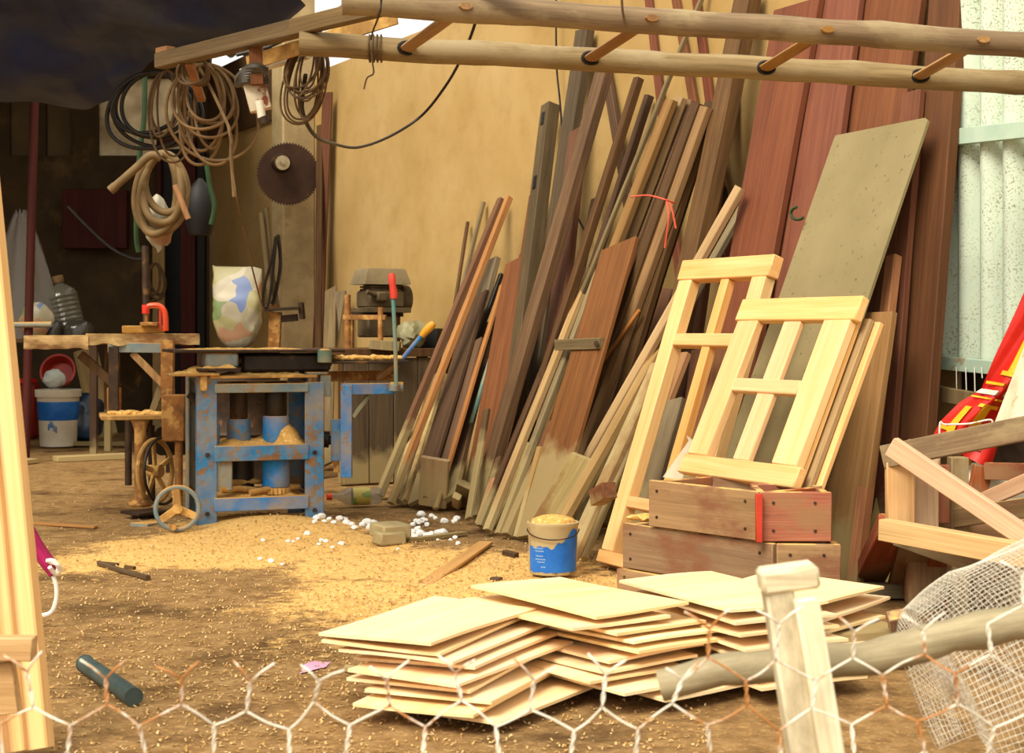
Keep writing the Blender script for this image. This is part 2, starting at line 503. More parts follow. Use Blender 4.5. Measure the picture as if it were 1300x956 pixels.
def patch_mat(name, cols, scale=6, rough=.45):
    """printed packaging: irregular flat colour fields"""
    t = NT(name)
    vo = t.n('ShaderNodeTexVoronoi'); vo.inputs['Scale'].default_value = scale
    nn = t.n('ShaderNodeTexNoise'); nn.inputs['Scale'].default_value = 3
    oc = t.coord('Object'); t.l(oc, nn.inputs['Vector'])
    t.l(t.mix(.25, oc, nn.outputs[1]), vo.inputs['Vector'])
    sx = t.n('ShaderNodeSeparateColor'); t.l(vo.outputs['Color'], sx.inputs[0])
    r = t.n('ShaderNodeValToRGB'); r.color_ramp.interpolation = 'CONSTANT'; e = r.color_ramp.elements
    while len(e) < len(cols): e.new(.5)
    for i, (el, c) in enumerate(zip(e, cols)):
        el.position = i/len(cols); el.color = hexc(c)
    t.l(sx.outputs[0], r.inputs[0])
    return t.fin(r.outputs[0], rough, spec=.5)
M['packet'] = patch_mat('printed_packet', ['#958a72', '#a2977f', '#8e8468', '#6d7a4d', '#9a8f76', '#5a6a90', '#977053', '#90875c'], 13)
M['bucketlabel'] = mottled('blue_bucket_label', '#1257b4', '#2f7acb', 9, .45, .05, c='#a9b7bd', cth=(.62, .66), cscale=7)
# ---------------------------------------------------------------- camera, world, sun
cam = bpy.data.cameras.new('camera'); co = bpy.data.objects.new('camera', cam); COL.objects.link(co)
co.location = (0, 0, CAMH); co.rotation_euler = (math.radians(90), 0, 0)
cam.sensor_width = 36; cam.lens = F/1300*36
cam.shift_y = -(478-YH)/1300
cam.clip_start = .1; cam.clip_end = 200
cam.dof.use_dof = True; cam.dof.focus_distance = 5.6; cam.dof.aperture_fstop = 8
SC.camera = co
w = bpy.data.worlds.new('overcast_sky'); SC.world = w; w.use_nodes = True
nt = w.node_tree; bg = nt.nodes['Background']
tc = nt.nodes.new('ShaderNodeTexCoord'); sx = nt.nodes.new('ShaderNodeSeparateXYZ'); nt.links.new(tc.outputs['Generated'], sx.inputs[0])
rp = nt.nodes.new('ShaderNodeValToRGB'); nt.links.new(sx.outputs[2], rp.inputs[0])
e = rp.color_ramp.elements
e[0].position = 0; e[0].color = (.9, .86, .76, 1); e[1].position = .5; e[1].color = (1, .97, .88, 1)
nt.links.new(rp.outputs[0], bg.inputs[0]); bg.inputs[1].default_value = 1.0
sun = bpy.data.lights.new('hazy_sun', 'SUN'); so = bpy.data.objects.new('hazy_sun', sun); COL.objects.link(so)
sun.energy = 3.2; sun.angle = math.radians(30); sun.color = (1, .93, .78)
so.rotation_euler = V((.42, .62, -.85)).to_track_quat('-Z', 'Y').to_euler()
vs = SC.view_settings
SC.display_settings.display_device = 'sRGB'
vs.view_transform = 'Standard'; vs.look = 'None'; vs.gamma = 1; vs.use_curve_mapping = False; vs.exposure = .55
# ---------------------------------------------------------------- ground
SAW = [(G(330, 668), .55, 1.0), (G(250, 695), .6, 1.0), (G(150, 705), .5, .7), (G(420, 690), .5, 1.0), (G(500, 715), .5, 1.0), (G(590, 735), .5, 1.0),
       (G(650, 715), .4, .95), (G(640, 760), .55, 1.0), (G(540, 755), .6, 1.0), (G(300, 700), .5, 1.0), (G(420, 770), .45, .6), (G(560, 790), .6, .6), (G(200, 740), .5, .35), (G(350, 830), .5, .3), (G(720, 745), .5, .9), (G(130, 800), .6, .2)]
def sawk(x, y):
    k = 0
    for c, r, a in SAW:
        d2 = ((x-c.x)**2+(y-c.y)**2)/(r*r)
        k = max(k, a*math.exp(-d2))
    return k
MOUND = [(G(335, 664), .30, .05), (G(400, 672), .22, .03), (G(590, 695), .25, .03)]
def gz(x, y):
    p = V((x, y, 0))
    z = .012*noise.noise(p*1.7)+.006*noise.noise(p*6)
    z *= min(1, max(0, (9-y)/3)) if y > 6 else 1
    for c, r, h in MOUND:
        z += h*math.exp(-((x-c.x)**2+(y-c.y)**2)/(r*r))
    return z-.012
x0, x1, y0, y1, st = -7.5, 5.0, .6, 15.5, .05
nx, ny = int((x1-x0)/st), int((y1-y0)/st)
gm = MB().grid(lambda u, v: (x0+(x1-x0)*u, y0+(y1-y0)*v, gz(x0+(x1-x0)*u, y0+(y1-y0)*v)), nx, ny)
fl = obj('floor', gm, M['ground'], M=Matrix(), sharp=180)
at = fl.data.attributes.new('sawdust', 'FLOAT', 'POINT')
at.data.foreach_set('value', [sawk(v.co.x, v.co.y) for v in fl.data.vertices])
tag(fl, 'trodden earth yard floor covered with sawdust', 'floor', kind='structure')
# far ground beyond the yard
fg = MB().add([(-60, -30, -.06), (60, -30, -.06), (60, 60, -.06), (-60, 60, -.06)], [(0, 1, 2, 3)])
tag(obj('ground', fg, mottled('far_earth', '#6f5636', '#94764a', 2, .95, 0), M=Matrix()), 'bare earth around the yard', 'ground', kind='structure')

# wood shavings and chips on the ground
def chips():
    rnd = random.Random(3); mb = MB(); n = 0
    while n < 12000:
        px = rnd.uniform(30, 900); py = rnd.uniform(610, 955)
        g = G(px, py)
        k = sawk(g.x, g.y)
        if rnd.random() > .11+.9*k or WC-WN.dot(g) < .06: continue
        n += 1
        L = rnd.uniform(.002, .008)*(1.8 if rnd.random() < .05 else 1); wd = rnd.uniform(.0012, .0032)
        a = rnd.uniform(0, 6.28); d = V((math.cos(a), math.sin(a), 0)); s = V((-d.y, d.x, 0))
        z = gz(g.x, g.y)+.0015+rnd.uniform(0, .003)
        up = V((0, 0, rnd.uniform(.0, .006)))
        c = V((g.x, g.y, z))
        mb.add([c-d*L-s*wd, c-d*L+s*wd, c+up+s*wd, c+up-s*wd, c+d*L+s*wd, c+d*L-s*wd], [(0, 3, 2, 1), (3, 5, 4, 2)])
    return mb
t = NT('shaving_wood'); pn = t.noise(t.coord('Object'), 35, 2, .5)
M['shaving'] = t.fin(t.ramp(pn, [(.35, hexc('#94703f')), (.5, hexc('#b5905a')), (.65, hexc('#cfb283'))]), .9, spec=.1)
tag(obj('wood_shavings', chips(), M['shaving'], M=Matrix()), 'pale wood shavings scattered over the earth floor', 'shavings', kind='stuff')

# ---------------------------------------------------------------- walls
def wpt(Y, z=0, d=0):                       # a point on the side wall at depth Y
    X = (WC-WN.y*Y)/WN.x
    return V((X, Y, z))-WN*d
def slab(mb, a, b, z0, z1, th, n):           # wall piece from a to b (plan), thickness along n
    q = [V((a.x, a.y, 0)), V((b.x, b.y, 0)), V((b.x, b.y, 0))+n*th, V((a.x, a.y, 0))+n*th]
    mb.add([p+V((0, 0, z0)) for p in q]+[p+V((0, 0, z1)) for p in q],
           [(0, 1, 2, 3), (4, 5, 6, 7), (0, 1, 5, 4), (1, 2, 6, 5), (2, 3, 7, 6), (3, 0, 4, 7)])
    return mb
wr = slab(slab(MB(), wpt(14.2), wpt(11.9), -.05, 2.6, .12, WN), wpt(11.9), wpt(5.98), -.05, 2.85, .12, WN)
tag(obj('trim_filler', slab(MB(), wpt(14.2, 0, .02), wpt(11.95, 0, .02), 2.6, 3.22, .1, WN), M['darkbrown']), 'dark panel added to close the gap above the yellow wall left of pillar', 'trim', kind='structure')  # dark panel added so no sky shows between wall and roof
tag(obj('wall_right', wr, M['plaster']), 'mottled yellow plastered side wall behind the leaning lumber', 'wall', kind='structure')
YB = 14.2
M['darkwall'] = mottled('dark_brown_wall', '#3a2d1c', '#54422a', 3, .9, .1, c='#6a5536', cth=(.6, .75), cscale=2)  # dark brown with paler brown patches
bw = MB()
XL, XR = -6.5, wpt(14.2).x
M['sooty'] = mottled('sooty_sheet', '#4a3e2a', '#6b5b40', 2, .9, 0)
# back wall with a strip of opening under the roof
zt0, zt1 = 2.48, 3.18
slab(bw, V((XL, YB, 0)), V((XR, YB, 0)), -.05, zt0, .12, V((0, 1, 0)))
slab(bw, V((XL, YB, 0)), V((XR, YB, 0)), zt1, 3.5, .12, V((0, 1, 0)))
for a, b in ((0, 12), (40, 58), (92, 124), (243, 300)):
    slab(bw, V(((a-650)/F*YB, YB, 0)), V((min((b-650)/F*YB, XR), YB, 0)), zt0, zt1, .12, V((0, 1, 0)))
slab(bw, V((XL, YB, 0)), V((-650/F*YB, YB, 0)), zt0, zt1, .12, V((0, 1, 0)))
tag(obj('wall_back', bw, M['darkwall']), 'dark brown back wall of the workshop', 'wall', kind='structure')
for i, (a, b) in enumerate(((12, 40), (58, 92), (124, 243))):
    wn = MB().box(((a+b-1300)/2/F*YB, YB+.06, (zt0+zt1)/2), ((b-a)/F*YB, .01, zt1-zt0), bev=0)
    tag(obj('window_%d' % (i+1), wn, M['translucent'] if i == 2 else M['sooty']), 'clouded translucent sheet in the opening under the roof', 'window', kind='structure')
tag(obj('wall_left', slab(MB(), V((XL, 6.5, 0)), V((XL, YB, 0)), -.05, 3.5, .12, V((-1, 0, 0))), M['darkwall']), 'unseen left wall added to darken the workshop', 'wall', kind='structure')  # out of view, put in to darken the left interior
rf = MB()
n = 30                                         # corrugated roof over the left bay
def rfn(u, v):
    x = XL-.2+(-2.4-XL+.2)*u
    return (x, 9.4+(YB+.3-9.4)*v, 3.48-.05*v+.02*math.sin(x*2*math.pi/.15))
rf.grid(rfn, 232, 6)
rf2 = MB().grid(lambda u, v: V(rfn(u, v))+V((0, 0, .012)), 232, 6)
rf.add(rf2.v, rf2.f)
tag(obj('ceiling', rf, M['rustdark'], sharp=60), 'dark corrugated roof over the left bay', 'roof', kind='structure')
# back wall doorway; a black panel stands in for its unlit opening
dx = lambda px: (px-650)/F*YB
dz = lambda py: CAMH+(YH-py)/F*YB
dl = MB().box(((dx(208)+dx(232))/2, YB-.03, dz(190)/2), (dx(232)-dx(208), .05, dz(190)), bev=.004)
d1 = tag(obj('door_1', dl, M['black']), 'black panel standing in for the dark opening of the back doorway', 'door', kind='structure')
fr = MB()
fr.box(((dx(232)+dx(251))/2, YB-.06, dz(185)/2), (dx(251)-dx(232), .11, dz(185)), bev=.006)
fr.box(((dx(202)+dx(208))/2, YB-.06, dz(185)/2), (dx(208)-dx(202), .11, dz(185)), bev=.006)
fr.box(((dx(202)+dx(251))/2, YB-.06, dz(181)), (dx(251)-dx(202), .11, .07), bev=.006)
obj('door_frame', fr, M['reddoor'], d1)
tag(obj('trim_1', MB().box(((dx(252)+dx(262))/2, YB-.04, 1.25), (dx(262)-dx(252), .07, 2.5)), M['black']), 'black strip beside the door frame', 'trim', kind='structure')
# wall pillar
c = wpt(11.9)
pm = MB()
pm.box((0, 0, 1.75), (.26, .25, 3.5), mat4(WN, V((-WN.y, WN.x, 0)), V((0, 0, 1)), c-WN*.128-WD*.12), .012)
tag(obj('concrete_pillar', pm, M['concrete']), 'rough square concrete pillar standing against the yellow wall', 'pillar')
# dark planking below the corrugated sheet
tag(obj('wall_side', slab(MB(), wpt(5.97), wpt(3.6), -.05, 2.9, .04, WN), M['rustdark']), 'dark planked wall behind the corrugated sheet', 'wall', kind='structure')

# corrugated sheet with battens
cs = thing('corrugated_sheet', 'mouldy pale green corrugated cement sheet beside the red boards', 'corrugated sheet', wpt(5.3, .78, .05))
period = .112; ln = 1.5; N = int(ln/period*12)
def cfn(s, z, off):
    q = wpt(6.05)+WD*s
    return q-WN*(.015+.06*abs(math.sin(math.pi*s/period))**.8+off)+V((0, 0, z))
front = [cfn(i/N*ln, 0, .006) for i in range(N+1)]; back = [cfn(i/N*ln, 0, 0) for i in range(N+1)]
cm = MB(); z0, z1 = .77, 2.9
for z in (z0, z1):
    cm.v.extend(p+V((0, 0, z)) for p in front); cm.v.extend(p+V((0, 0, z)) for p in back)
q = N+1
for i in range(N):
    cm.f += [(i, i+1, 2*q+i+1, 2*q+i), (q+i, 3*q+i, 3*q+i+1, q+i+1), (i, q+i, q+i+1, i+1), (2*q+i, 2*q+i+1, 3*q+i+1, 3*q+i)]
obj('sheet', cm, M['corrugated'], cs, sharp=60)
o = obj('batten', MB().bar(Wl(1206, 175, .10), Wl(1345, 160, .10), .06, .03, (0, 0, 1)), M['greyrail'], cs)
o = obj('batten', MB().bar(Wl(1186, 460, .10), Wl(1345, 474, .10), .05, .03, (0, 0, 1)), M['greyrail'], cs)
tag(obj('rail', MB().bar(Wl(1183, 498, .16), Wl(1262, 512, .16), .055, .03, (0, 0, 1)), M['greywood']), 'weathered grey rail below the corrugated sheet', 'rail')
for i, (px, y2) in enumerate(((1214, 520), (1226, 500), (1237, 506), (1246, 480))):
    p0 = Wl(px, 466, .125); p1 = Wl(px+1, y2, .125)
    pts = [p0.lerp(p1, k/6)+V((noise.noise(V((i, k, 0)))*.004, 0, 0)) for k in range(7)]
    tag(obj('string', MB().tube(pts, .0022, 5), M['ropewhite']), ['white string longest and leftmost of those hanging under the corrugated sheet', 'white string second from the left under the corrugated sheet', 'white string third from the left under the corrugated sheet', 'short white string end right of the others under the corrugated sheet'][i], 'string', 'strings under the corrugated sheet')
# ---------------------------------------------------------------- tarpaulin
def tarp():
    edge = [(-200, 133), (-60, 132), (0, 131), (60, 130), (110, 127), (148, 117), (175, 98), (200, 74), (255, 62), (320, 50), (362, 22), (385, -5)]
    nu = 110; nv = 36
    pts = []
    for i in range(nu+1):
        t = i/nu*(len(edge)-1); k = min(int(t), len(edge)-2); f = t-k
        pts.append((edge[k][0]*(1-f)+edge[k+1][0]*f, edge[k][1]*(1-f)+edge[k+1][1]*f))
    def fn(u, v):
        px, py = pts[min(nu, round(u*nu))]
        Yb = 7.0-.9*max(0, (px-150)/230)
        b = P(px, py, Yb)
        t = V((b.x*1.02-.05, Yb-1.9, 2.75+.1*math.sin(px*.02)))
        p = b.lerp(t, v)
        p.z -= .16*math.sin(v*math.pi)
        q = V((p.x*2.2, p.y*1.6, v*2))
        p += V((.03*noise.noise(q*2), .13*noise.noise(q)+.07*noise.noise(q*2.7)+.025*noise.noise(q*6), .07*noise.noise(q*1.3+V((5, 0, 0)))))
        p.y += .035*math.sin(px*.045+3*v)*(1-v)
        return p
    mb = MB().grid(fn, nu, nv)
    up = MB().grid(lambda u, v: fn(u, v)+V((0, .002, .003)), nu, nv)
    mb.add(up.v, up.f)
    return mb
tag(obj('tarpaulin', tarp(), M['tarp'], sharp=180), 'dark navy tarpaulin sagging over the left side of the workshop', 'tarpaulin')

# ---------------------------------------------------------------- beam
ZB = 1.87
def B(px, py, z=ZB): return P(px, py, (z-CAMH)*F/(YH-py))
b0, b1 = B(203, 78), B(500, 6)
bt = thing('roof_beam', 'old squared timber beam carrying the cable coils and the ladder end', 'beam', b0)
d = (b1-b0).normalized()
obj('timber', MB().bar(b0, b0+d*(b1-b0).length*.66, .055, .05, (0, 0, 1), .004), M['beamwood'], bt, M=mat4(*frame_from(d), b0))
obj('timber', MB().bar(b0+d*(b1-b0).length*.62+V((0, -.035, -.005)), b1+d*.5+V((0, -.035, -.005)), .055, .035, (0, 0, 1), .004), M['beamwood'], bt, M=mat4(*frame_from(d), b1))
obj('cleat', MB().bar(B(203, 67, 1.9), B(217, 64, 1.9), .03, .04, (0, 0, 1)), M['orange'], bt)
obj('hanger', MB().bar(P(325, 58, 5.25), P(327, 108, 5.25), .045, .03, (1, 0, 0)), M['redbrown'], bt)
obj('brace', MB().bar(P(240, 80, 5.55), P(256, 127, 5.75), .03, .02, (1, 0, 0)), M['orange'], bt)
# square timber post behind the beam beside the pillar (upper end only in view)
tag(obj('steel_conduit', MB().tube([P(470, -20, 9.9), P(440, 5, 9.9), P(415, 20, 9.9), P(380, 42, 9.9), P(340, 60, 9.9), P(300, 70, 9.9)], .012, 8), M['cable_black']), 'dark cable sagging across the bright gap above the wall', 'cable')
tag(obj('roof_post', MB().bar(P(361, -30, 11.2), P(361, 48, 11.2), .09, .07, (1, 0, 0)), M['darkbrown']), 'dark roof post standing up beside the pillar top', 'post')
tag(obj('steel_angle', MB().box((0, 0, 0), (.008, .05, .62), mat4(*frame_from((P(482, 28, 5.0)-P(330, 76, 5.25))), P(406, 52, 5.12)), .002).box((.02, .022, 0), (.04, .008, .62), mat4(*frame_from((P(482, 28, 5.0)-P(330, 76, 5.25))), P(406, 52, 5.12)), .002), M['dusty']), 'rusty steel angle bar tied between beam and ladder', 'steel angle')

# ---------------------------------------------------------------- ladder
ld = thing('ladder', 'long wooden pole ladder hung level across the top of the yard', 'ladder', P(840, 75, 4.9))
def rail(pts, r):
    c = []
    n = 46
    for i in range(n+1):
        t = i/n*(len(pts)-1); k = min(int(t), len(pts)-2); f = t-k
        q = V(pts[k]).lerp(V(pts[k+1]), f)
        q += V((0, .006*noise.noise(V((i*.2, r*99, 0))), .007*noise.noise(V((i*.23, r*50, 3)))))
        c.append(q)
    rr = [r*(1+.07*noise.noise(V((i*.35, r*77, 1)))+(.07 if i in (9, 18, 29, 38) else 0)) for i in range(n+1)]
    return MB().tube(c, rr, 18)
LA, LB_ = P(380, 56, 4.96), P(1350, 109, 5.22)
LE = LA.lerp(LB_, 1.13)
UA, UB = P(434, 2, 4.34), P(1350, 61, 4.66)
UE = UA.lerp(UB, 1.16)
for a, b, r in ((LA, LE, .038), (UA, UE, .037)):
    obj('rail', rail([a, a.lerp(b, .5)+V((0, 0, .004)), b], r), M['pole'], ld, M=mat4(*frame_from(b-a), a))
for (x, y), (x2, y2) in (((508, 58), (577, 8)), ((735, 65), (806, 22)), ((957, 78), (1030, 40)), ((1156, 95), (1235, 60)), ((1340, 106), (1420, 75))):
    s = (x-380)/970; a = LA.lerp(LB_, s); s2 = (x2-434)/916; b = UA.lerp(UB, s2)
    dd = (b-a).normalized()
    obj('rung', MB().tube([a-dd*.047, a, a.lerp(b, .5), b, b+dd*.047], [.022, .024, .024, .022, .018], 10, flat=.55), M['rung'], ld, M=mat4(*frame_from(dd), a))
    e0 = a+dd*.034; rx_, ry_, rz_ = frame_from(dd)
    obj('mortise_shade', MB().tube([e0+(rx_*math.cos(t_)*.028+ry_*math.sin(t_)*.019) for t_ in [k*math.pi/10 for k in range(20)]], .0055, 6, True), M['black'], ld)  # black ring stands in for the shade inside the rung hole
# wire ties on the ladder
def tie(name, label, pts, r, mat, cat='wire'):
    return tag(obj(name, MB().tube(pts, r, 6), mat), label, cat)
mb = MB()
c = LA.lerp(LB_, .1)
for k in range(4):
    mb.tube([c+V((-.03+.012*k, math.cos(a)*.043, math.sin(a)*.043)) for a in [i*math.pi/10 for i in range(21)]], .003, 5)
mb.tube(smooth([c+V((-.02, -.043, -.02)), c+V((-.018, -.044, -.05)), c+V((-.015, -.04, -.085)), c+V((-.035, -.04, -.1)), c+V((-.045, -.04, -.135))]), .0028, 5)
tag(obj('wire_tie', mb, M['cable_brown']), 'twisted rusty wire tying the far ladder rail to the steel angle', 'wire')
tie('wire_tie', 'thin dark wire hanging over the near ladder rail near its left end', smooth([P(484, -30, 4.25), P(484, 0, 4.3), P(482, 17, 4.3), P(474, 38, 4.6), P(471, 50, 4.9)]), .0028, M['cable_black'])
tie('hanging_wire', 'reddish wire dropping from above onto the near ladder rail', smooth([P(789, -30, 4.38), P(790, 10, 4.40), P(795, 36, 4.42)]), .004, M['cable_brown'])

# ---------------------------------------------------------------- cables and coils hung on the beam
def coil(hang, n, wpx, hpx, r, Y, seed, jit=.06, tail=None, skew=0):
    rnd = random.Random(seed); pts = []; s = Y/F
    for i in range(n):
        w_ = rnd.uniform(*wpx)*s/2; h_ = rnd.uniform(*hpx)*s; ph = rnd.uniform(-.25, .25); yo = rnd.uniform(-jit, jit)
        sk = rnd.uniform(-.12, .12)+skew
        for k in range(26):
            a = 2*math.pi*k/26
            z = -h_*(1-math.cos(a))/2
            x = w_*math.sin(a)*(1+.25*(1-math.cos(a))/2)+ph*w_*(1-math.cos(a))/2+sk*z
            pts.append(hang+V((x, yo*(1-math.cos(a))/2+.01*math.sin(a*3+i), z)))
    if tail:
        pts += [V(p) for p in tail]
    return smooth(pts, 2)
def coilobj(name, label, cat, *a, mat=None, r=.008, n=6, **k):
    pts = coil(*a, r=r, **{q: v for q, v in k.items()})
    return tag(obj(name, MB().tube(pts, r, n), M[mat], sharp=80), label, cat)
h1 = B(262, 84)+V((0, -.045, 0))
coilobj('cable_coil', 'large loose coil of tan cable hanging from the beam', 'cable coil', h1, 9, (24, 112), (70, 138), Y=5.5, seed=4, mat='cable_tan', r=.0062, tail=[P(290, 160, 5.4), P(293, 195, 5.4), P(297, 250, 5.4)])
h1b = B(252, 75)+V((0, -.06, 0))
coilobj('cable_coil', 'small coil of brown flex looped over the beam above the tan coil', 'cable coil', h1b, 3, (26, 45), (28, 40), Y=5.45, seed=14, mat='cable_brown', r=.006, jit=.02)
h2 = P(196, 92, 6.3)
coilobj('cable_coil', 'black cable coil hanging in front of the bright opening', 'cable coil', h2, 5, (70, 120), (70, 100), Y=6.3, seed=9, mat='cable_black', r=.009)
coilobj('cable_coil', 'thin dark flex hanging in long loops left of the tan coil', 'cable coil', P(212, 90, 6.2), 4, (25, 55), (60, 130), Y=6.2, seed=21, mat='cable_brown', r=.005)
h3 = B(394, 47)+V((0, .045, -.01))
coilobj('wire_coil', 'tangled coil of thin brown wire hanging right of the pillar top', 'wire coil', h3, 15, (14, 52), (60, 108), Y=5.2, seed=5, mat='cable_brown', r=.0036, n=5, skew=.18)
h4 = P(207, 195, 7.6)
coilobj('hose_coil', 'thick dusty hose coil hanging above the saw table', 'hose', h4, 5, (18, 62), (62, 104), Y=7.6, seed=33, mat='hose', r=.019, n=10, jit=.06)
tag(obj('hose_end', MB().tube(smooth([P(204, 200, 7.52), P(190, 198, 7.5), P(172, 214, 7.5), P(141, 241, 7.5)]), .02, 10).tube([P(147, 236, 7.5), P(140, 242, 7.5)], .023, 12), M['hose']), 'cut hose end sticking out left of the hose coil', 'hose')
tag(obj('hose_end', MB().tube(smooth([P(222, 235, 7.5), P(230, 255, 7.5), P(239, 278, 7.5)]), .014, 10), M['orange']), 'short orange hose end hanging right of the hose coil', 'hose')
tag(obj('green_hose', MB().tube(smooth([P(184, 95, 7.8), P(183, 150, 7.8), P(178, 190, 7.8), P(174, 240, 7.8), P(173, 300, 7.8), P(176, 320, 7.8)]), .013, 8), M['cable_green']), 'green hose hanging straight down behind the hose coil', 'hose')
tag(obj('green_hose', MB().tube(smooth([P(262, 205, 9.5), P(266, 235, 9.5), P(272, 262, 9.5), P(268, 285, 9.5)]), .016, 8), M['cable_green']), 'green hose end beside the dark bag at the yellow wall corner', 'hose')
tag(obj('hanging_bag', MB().lathe([(.0, .0), (.07, .01), (.095, .1), (.1, .2), (.075, .29), (.03, .34), (.015, .36)], axes(0, P(254, 300, 9.8)), 20), M['black']), 'black sack hanging in front of the door frame', 'bag')
tag(obj('hanging_bag', MB().blob(P(203, 285, 7.75), .1, 5, .5, 1.8, 3, (.7, .5, 1.15)), M['packet']), 'printed plastic packets hanging below the hose coil', 'bag')
tag(obj('trailing_string', MB().tube(smooth([P(292, 165, 5.38), P(296, 220, 5.38), P(303, 265, 5.4), P(320, 340, 5.8), P(337, 405, 6.2)]), .0032, 5), M['cable_brown']), 'long thin cord trailing down from the tan coil', 'cord')
tag(obj('electric_cable', MB().tube(smooth([P(388, 95, 5.25), P(384, 140, 5.4), P(400, 172, 5.9), P(425, 183, 7.4), P(455, 187, 8), P(495, 173, 8.4), P(535, 147, 8.5), P(565, 110, 8.2), P(585, 75, 7.8), P(603, 30, 7.3), P(610, -15, 7)]), .0075, 7), M['cable_black']), 'black electric cable swagged across the yellow wall', 'cable')
tag(obj('electric_cable', MB().tube(smooth([Wl(706, -20, .06), Wl(706, 50, .06), Wl(707, 90, .06), Wl(711, 130, .06), Wl(716, 190, .05), Wl(728, 260, .05), Wl(745, 298, .05), Wl(752, 305, .04)]), .006, 6), M['cable_black']), 'black cable running straight down the yellow wall behind the tall posts', 'cable')
# rusty lamp ballast and roll of netting under the beam
bl = thing('lamp_ballast', 'rusty white metal lamp ballast hanging below the beam', 'lamp fitting', P(333, 150, 5.3))
obj('housing', MB().box((0, 0, .10), (.075, .05, .15), axes(-8, P(334, 150, 5.3), 0, -14)), mottled('chipped_white_enamel', '#b9a88a', '#d8cab0', 8, .6, .2, c='#7d3f22', cth=(.5, .56), cscale=14), bl)
obj('tube_holder', MB().cyl(P(333, 152, 5.24), P(329, 128, 5.24), .014, 14), M['whiteplastic'], bl)
obj('cap', MB().cyl(P(336, 157, 5.24), P(333, 149, 5.24), .018, 14), M['rustdark'], bl)
mb = MB()
for k in range(6):
    mb.tube(smooth([P(301, 100+k*1.5, 5.28+.01*k), P(312, 88+3*k, 5.25), P(325, 84+4*k, 5.22+.012*k), P(338, 88+3*k, 5.25)]), .012, 7)
tag(obj('rag_bundle', mb, M['bag']), 'bundle of grey rags tied under the beam', 'rag')
tag(obj('tube_lamp', MB().cyl(P(340, 84, 5.4), P(392, 70, 5.25), .013, 14), M['whiteplastic']), 'pale tube lying under the beam end', 'tube')

# saw blade hung on the pillar
bc = P(366, 221, 11.5)
sb = thing('circular_saw', 'large rusty circular saw blade hung on the concrete pillar', 'saw blade', bc)
def toothed(mb, c, ax, R, n, th, depth):
    x, y, z = frame_from(ax)
    poly = []
    for i in range(n):
        a = 2*math.pi*i/n
        for k, rr in ((0, R-depth), (.55, R-depth*.2), (.75, R), (.98, R-depth)):
            aa = a+2*math.pi/n*k
            poly.append((rr*math.cos(aa), rr*math.sin(aa)))
    return mb.prism(poly, th, mat4(x, y, z, c))
ax = V((.28, -1, -.1)).normalized()
obj('blade', toothed(MB(), bc, ax, .232, 64, .006, .014), M['blade'], sb, sharp=20)
hc = bc+V((-.05, -.02, .08))
obj('flange', MB().cyl(hc+ax*.0, hc+ax*.05, .075, 24, .06), M['rustdark'], sb)
obj('hub', MB().cyl(hc+ax*.04, hc+ax*.1, .052, 24).cyl(hc+ax*.1, hc+ax*.13, .016, 12), M['shiny'], sb)
# ---------------------------------------------------------------- blue thickness planer
FL, FR = G(263, 669), G(399, 658)
FR = P(399, 600, 7.39)
FL.z = FR.z = 0
pa = (FR-FL); PW = pa.length; pa.normalize(); pb = V((-pa.y, pa.x, 0))
PM = mat4(pa, pb, V((0, 0, 1)), FL)
def lm(x, y, z): return PM @ V((x, y, z))
pl = thing('planer', 'blue painted thickness planer frame covered with sawdust', 'planer', FL)
pl.matrix_basis = PM
PD = .42
def heap(mb, x0, x1, y0, y1, z, h, seed, k=1):
    nx = max(4, int((x1-x0)/.018)); ny = max(4, int((y1-y0)/.018))
    def fn(u, v):
        e = min(1, 5*min(u, 1-u))*min(1, 5*min(v, 1-v))
        p = V((x0+(x1-x0)*u, y0+(y1-y0)*v, seed))
        hh = h*e*(.55+.6*noise.noise(p*14)+.3*noise.noise(p*40))
        return lm(p.x, p.y, z-.002+max(0, hh))
    return mb.grid(fn, nx, ny)
for i, (x, y, zt) in enumerate(((0, 0, .69), (PW, 0, .66), (0, PD, .68), (PW, PD, .68))):
    mb = MB()
    s = 1 if x == 0 else -1
    mb.box((x, y, zt/2), (.09, .012, zt), PM, .003)
    mb.box((x-s*.039, y+(.03 if y == 0 else -.03), zt/2), (.012, .06, zt), PM, .003)
    p = obj('leg', mb, M['bluepaint'] if i != 2 else M['greypaint'], pl)
    if y == 0:
        for zz in (.06, .33):
            obj('bolt', MB().cyl(lm(x, -.006, zz), lm(x, -.016, zz), .011, 6), M['rustdark'], p)
for z, h, m in ((.635, .042, 'greypaint'), (.335, .072, 'bluepaint'), (.1, .062, 'bluebright')):
    obj('rail', MB().box((PW/2, -.012, z), (PW-.06, .012, h), PM).box((PW/2, .012, z+h/2-.005), (PW-.06, .045, .01), PM), M[m], pl)
    obj('rail', MB().box((PW/2, PD+.008, z), (PW-.06, .012, h), PM), M[m], pl)
    for x in (0, PW):
        obj('side_rail', MB().box((x, PD/2, z), (.012, PD-.02, h), PM), M['bluepaint'], pl)
obj('shelf', MB().box((PW/2, PD/2, .365), (PW-.03, PD-.04, .008), PM), M['dusty'], pl)
obj('shelf', MB().box((PW/2, PD/2, .12), (PW-.03, PD-.04, .008), PM), M['dusty'], pl)
for a in ((.05, PW-.05, .02, PD-.05, .37, .035, 1), (PW-.19, PW-.03, .0, .2, .37, .1, 5), (.05, PW-.05, .02, PD-.05, .125, .04, 2)):
    tag(obj('sawdust', heap(MB(), *a), M['sawdust'], pl, sharp=180), kind='stuff')
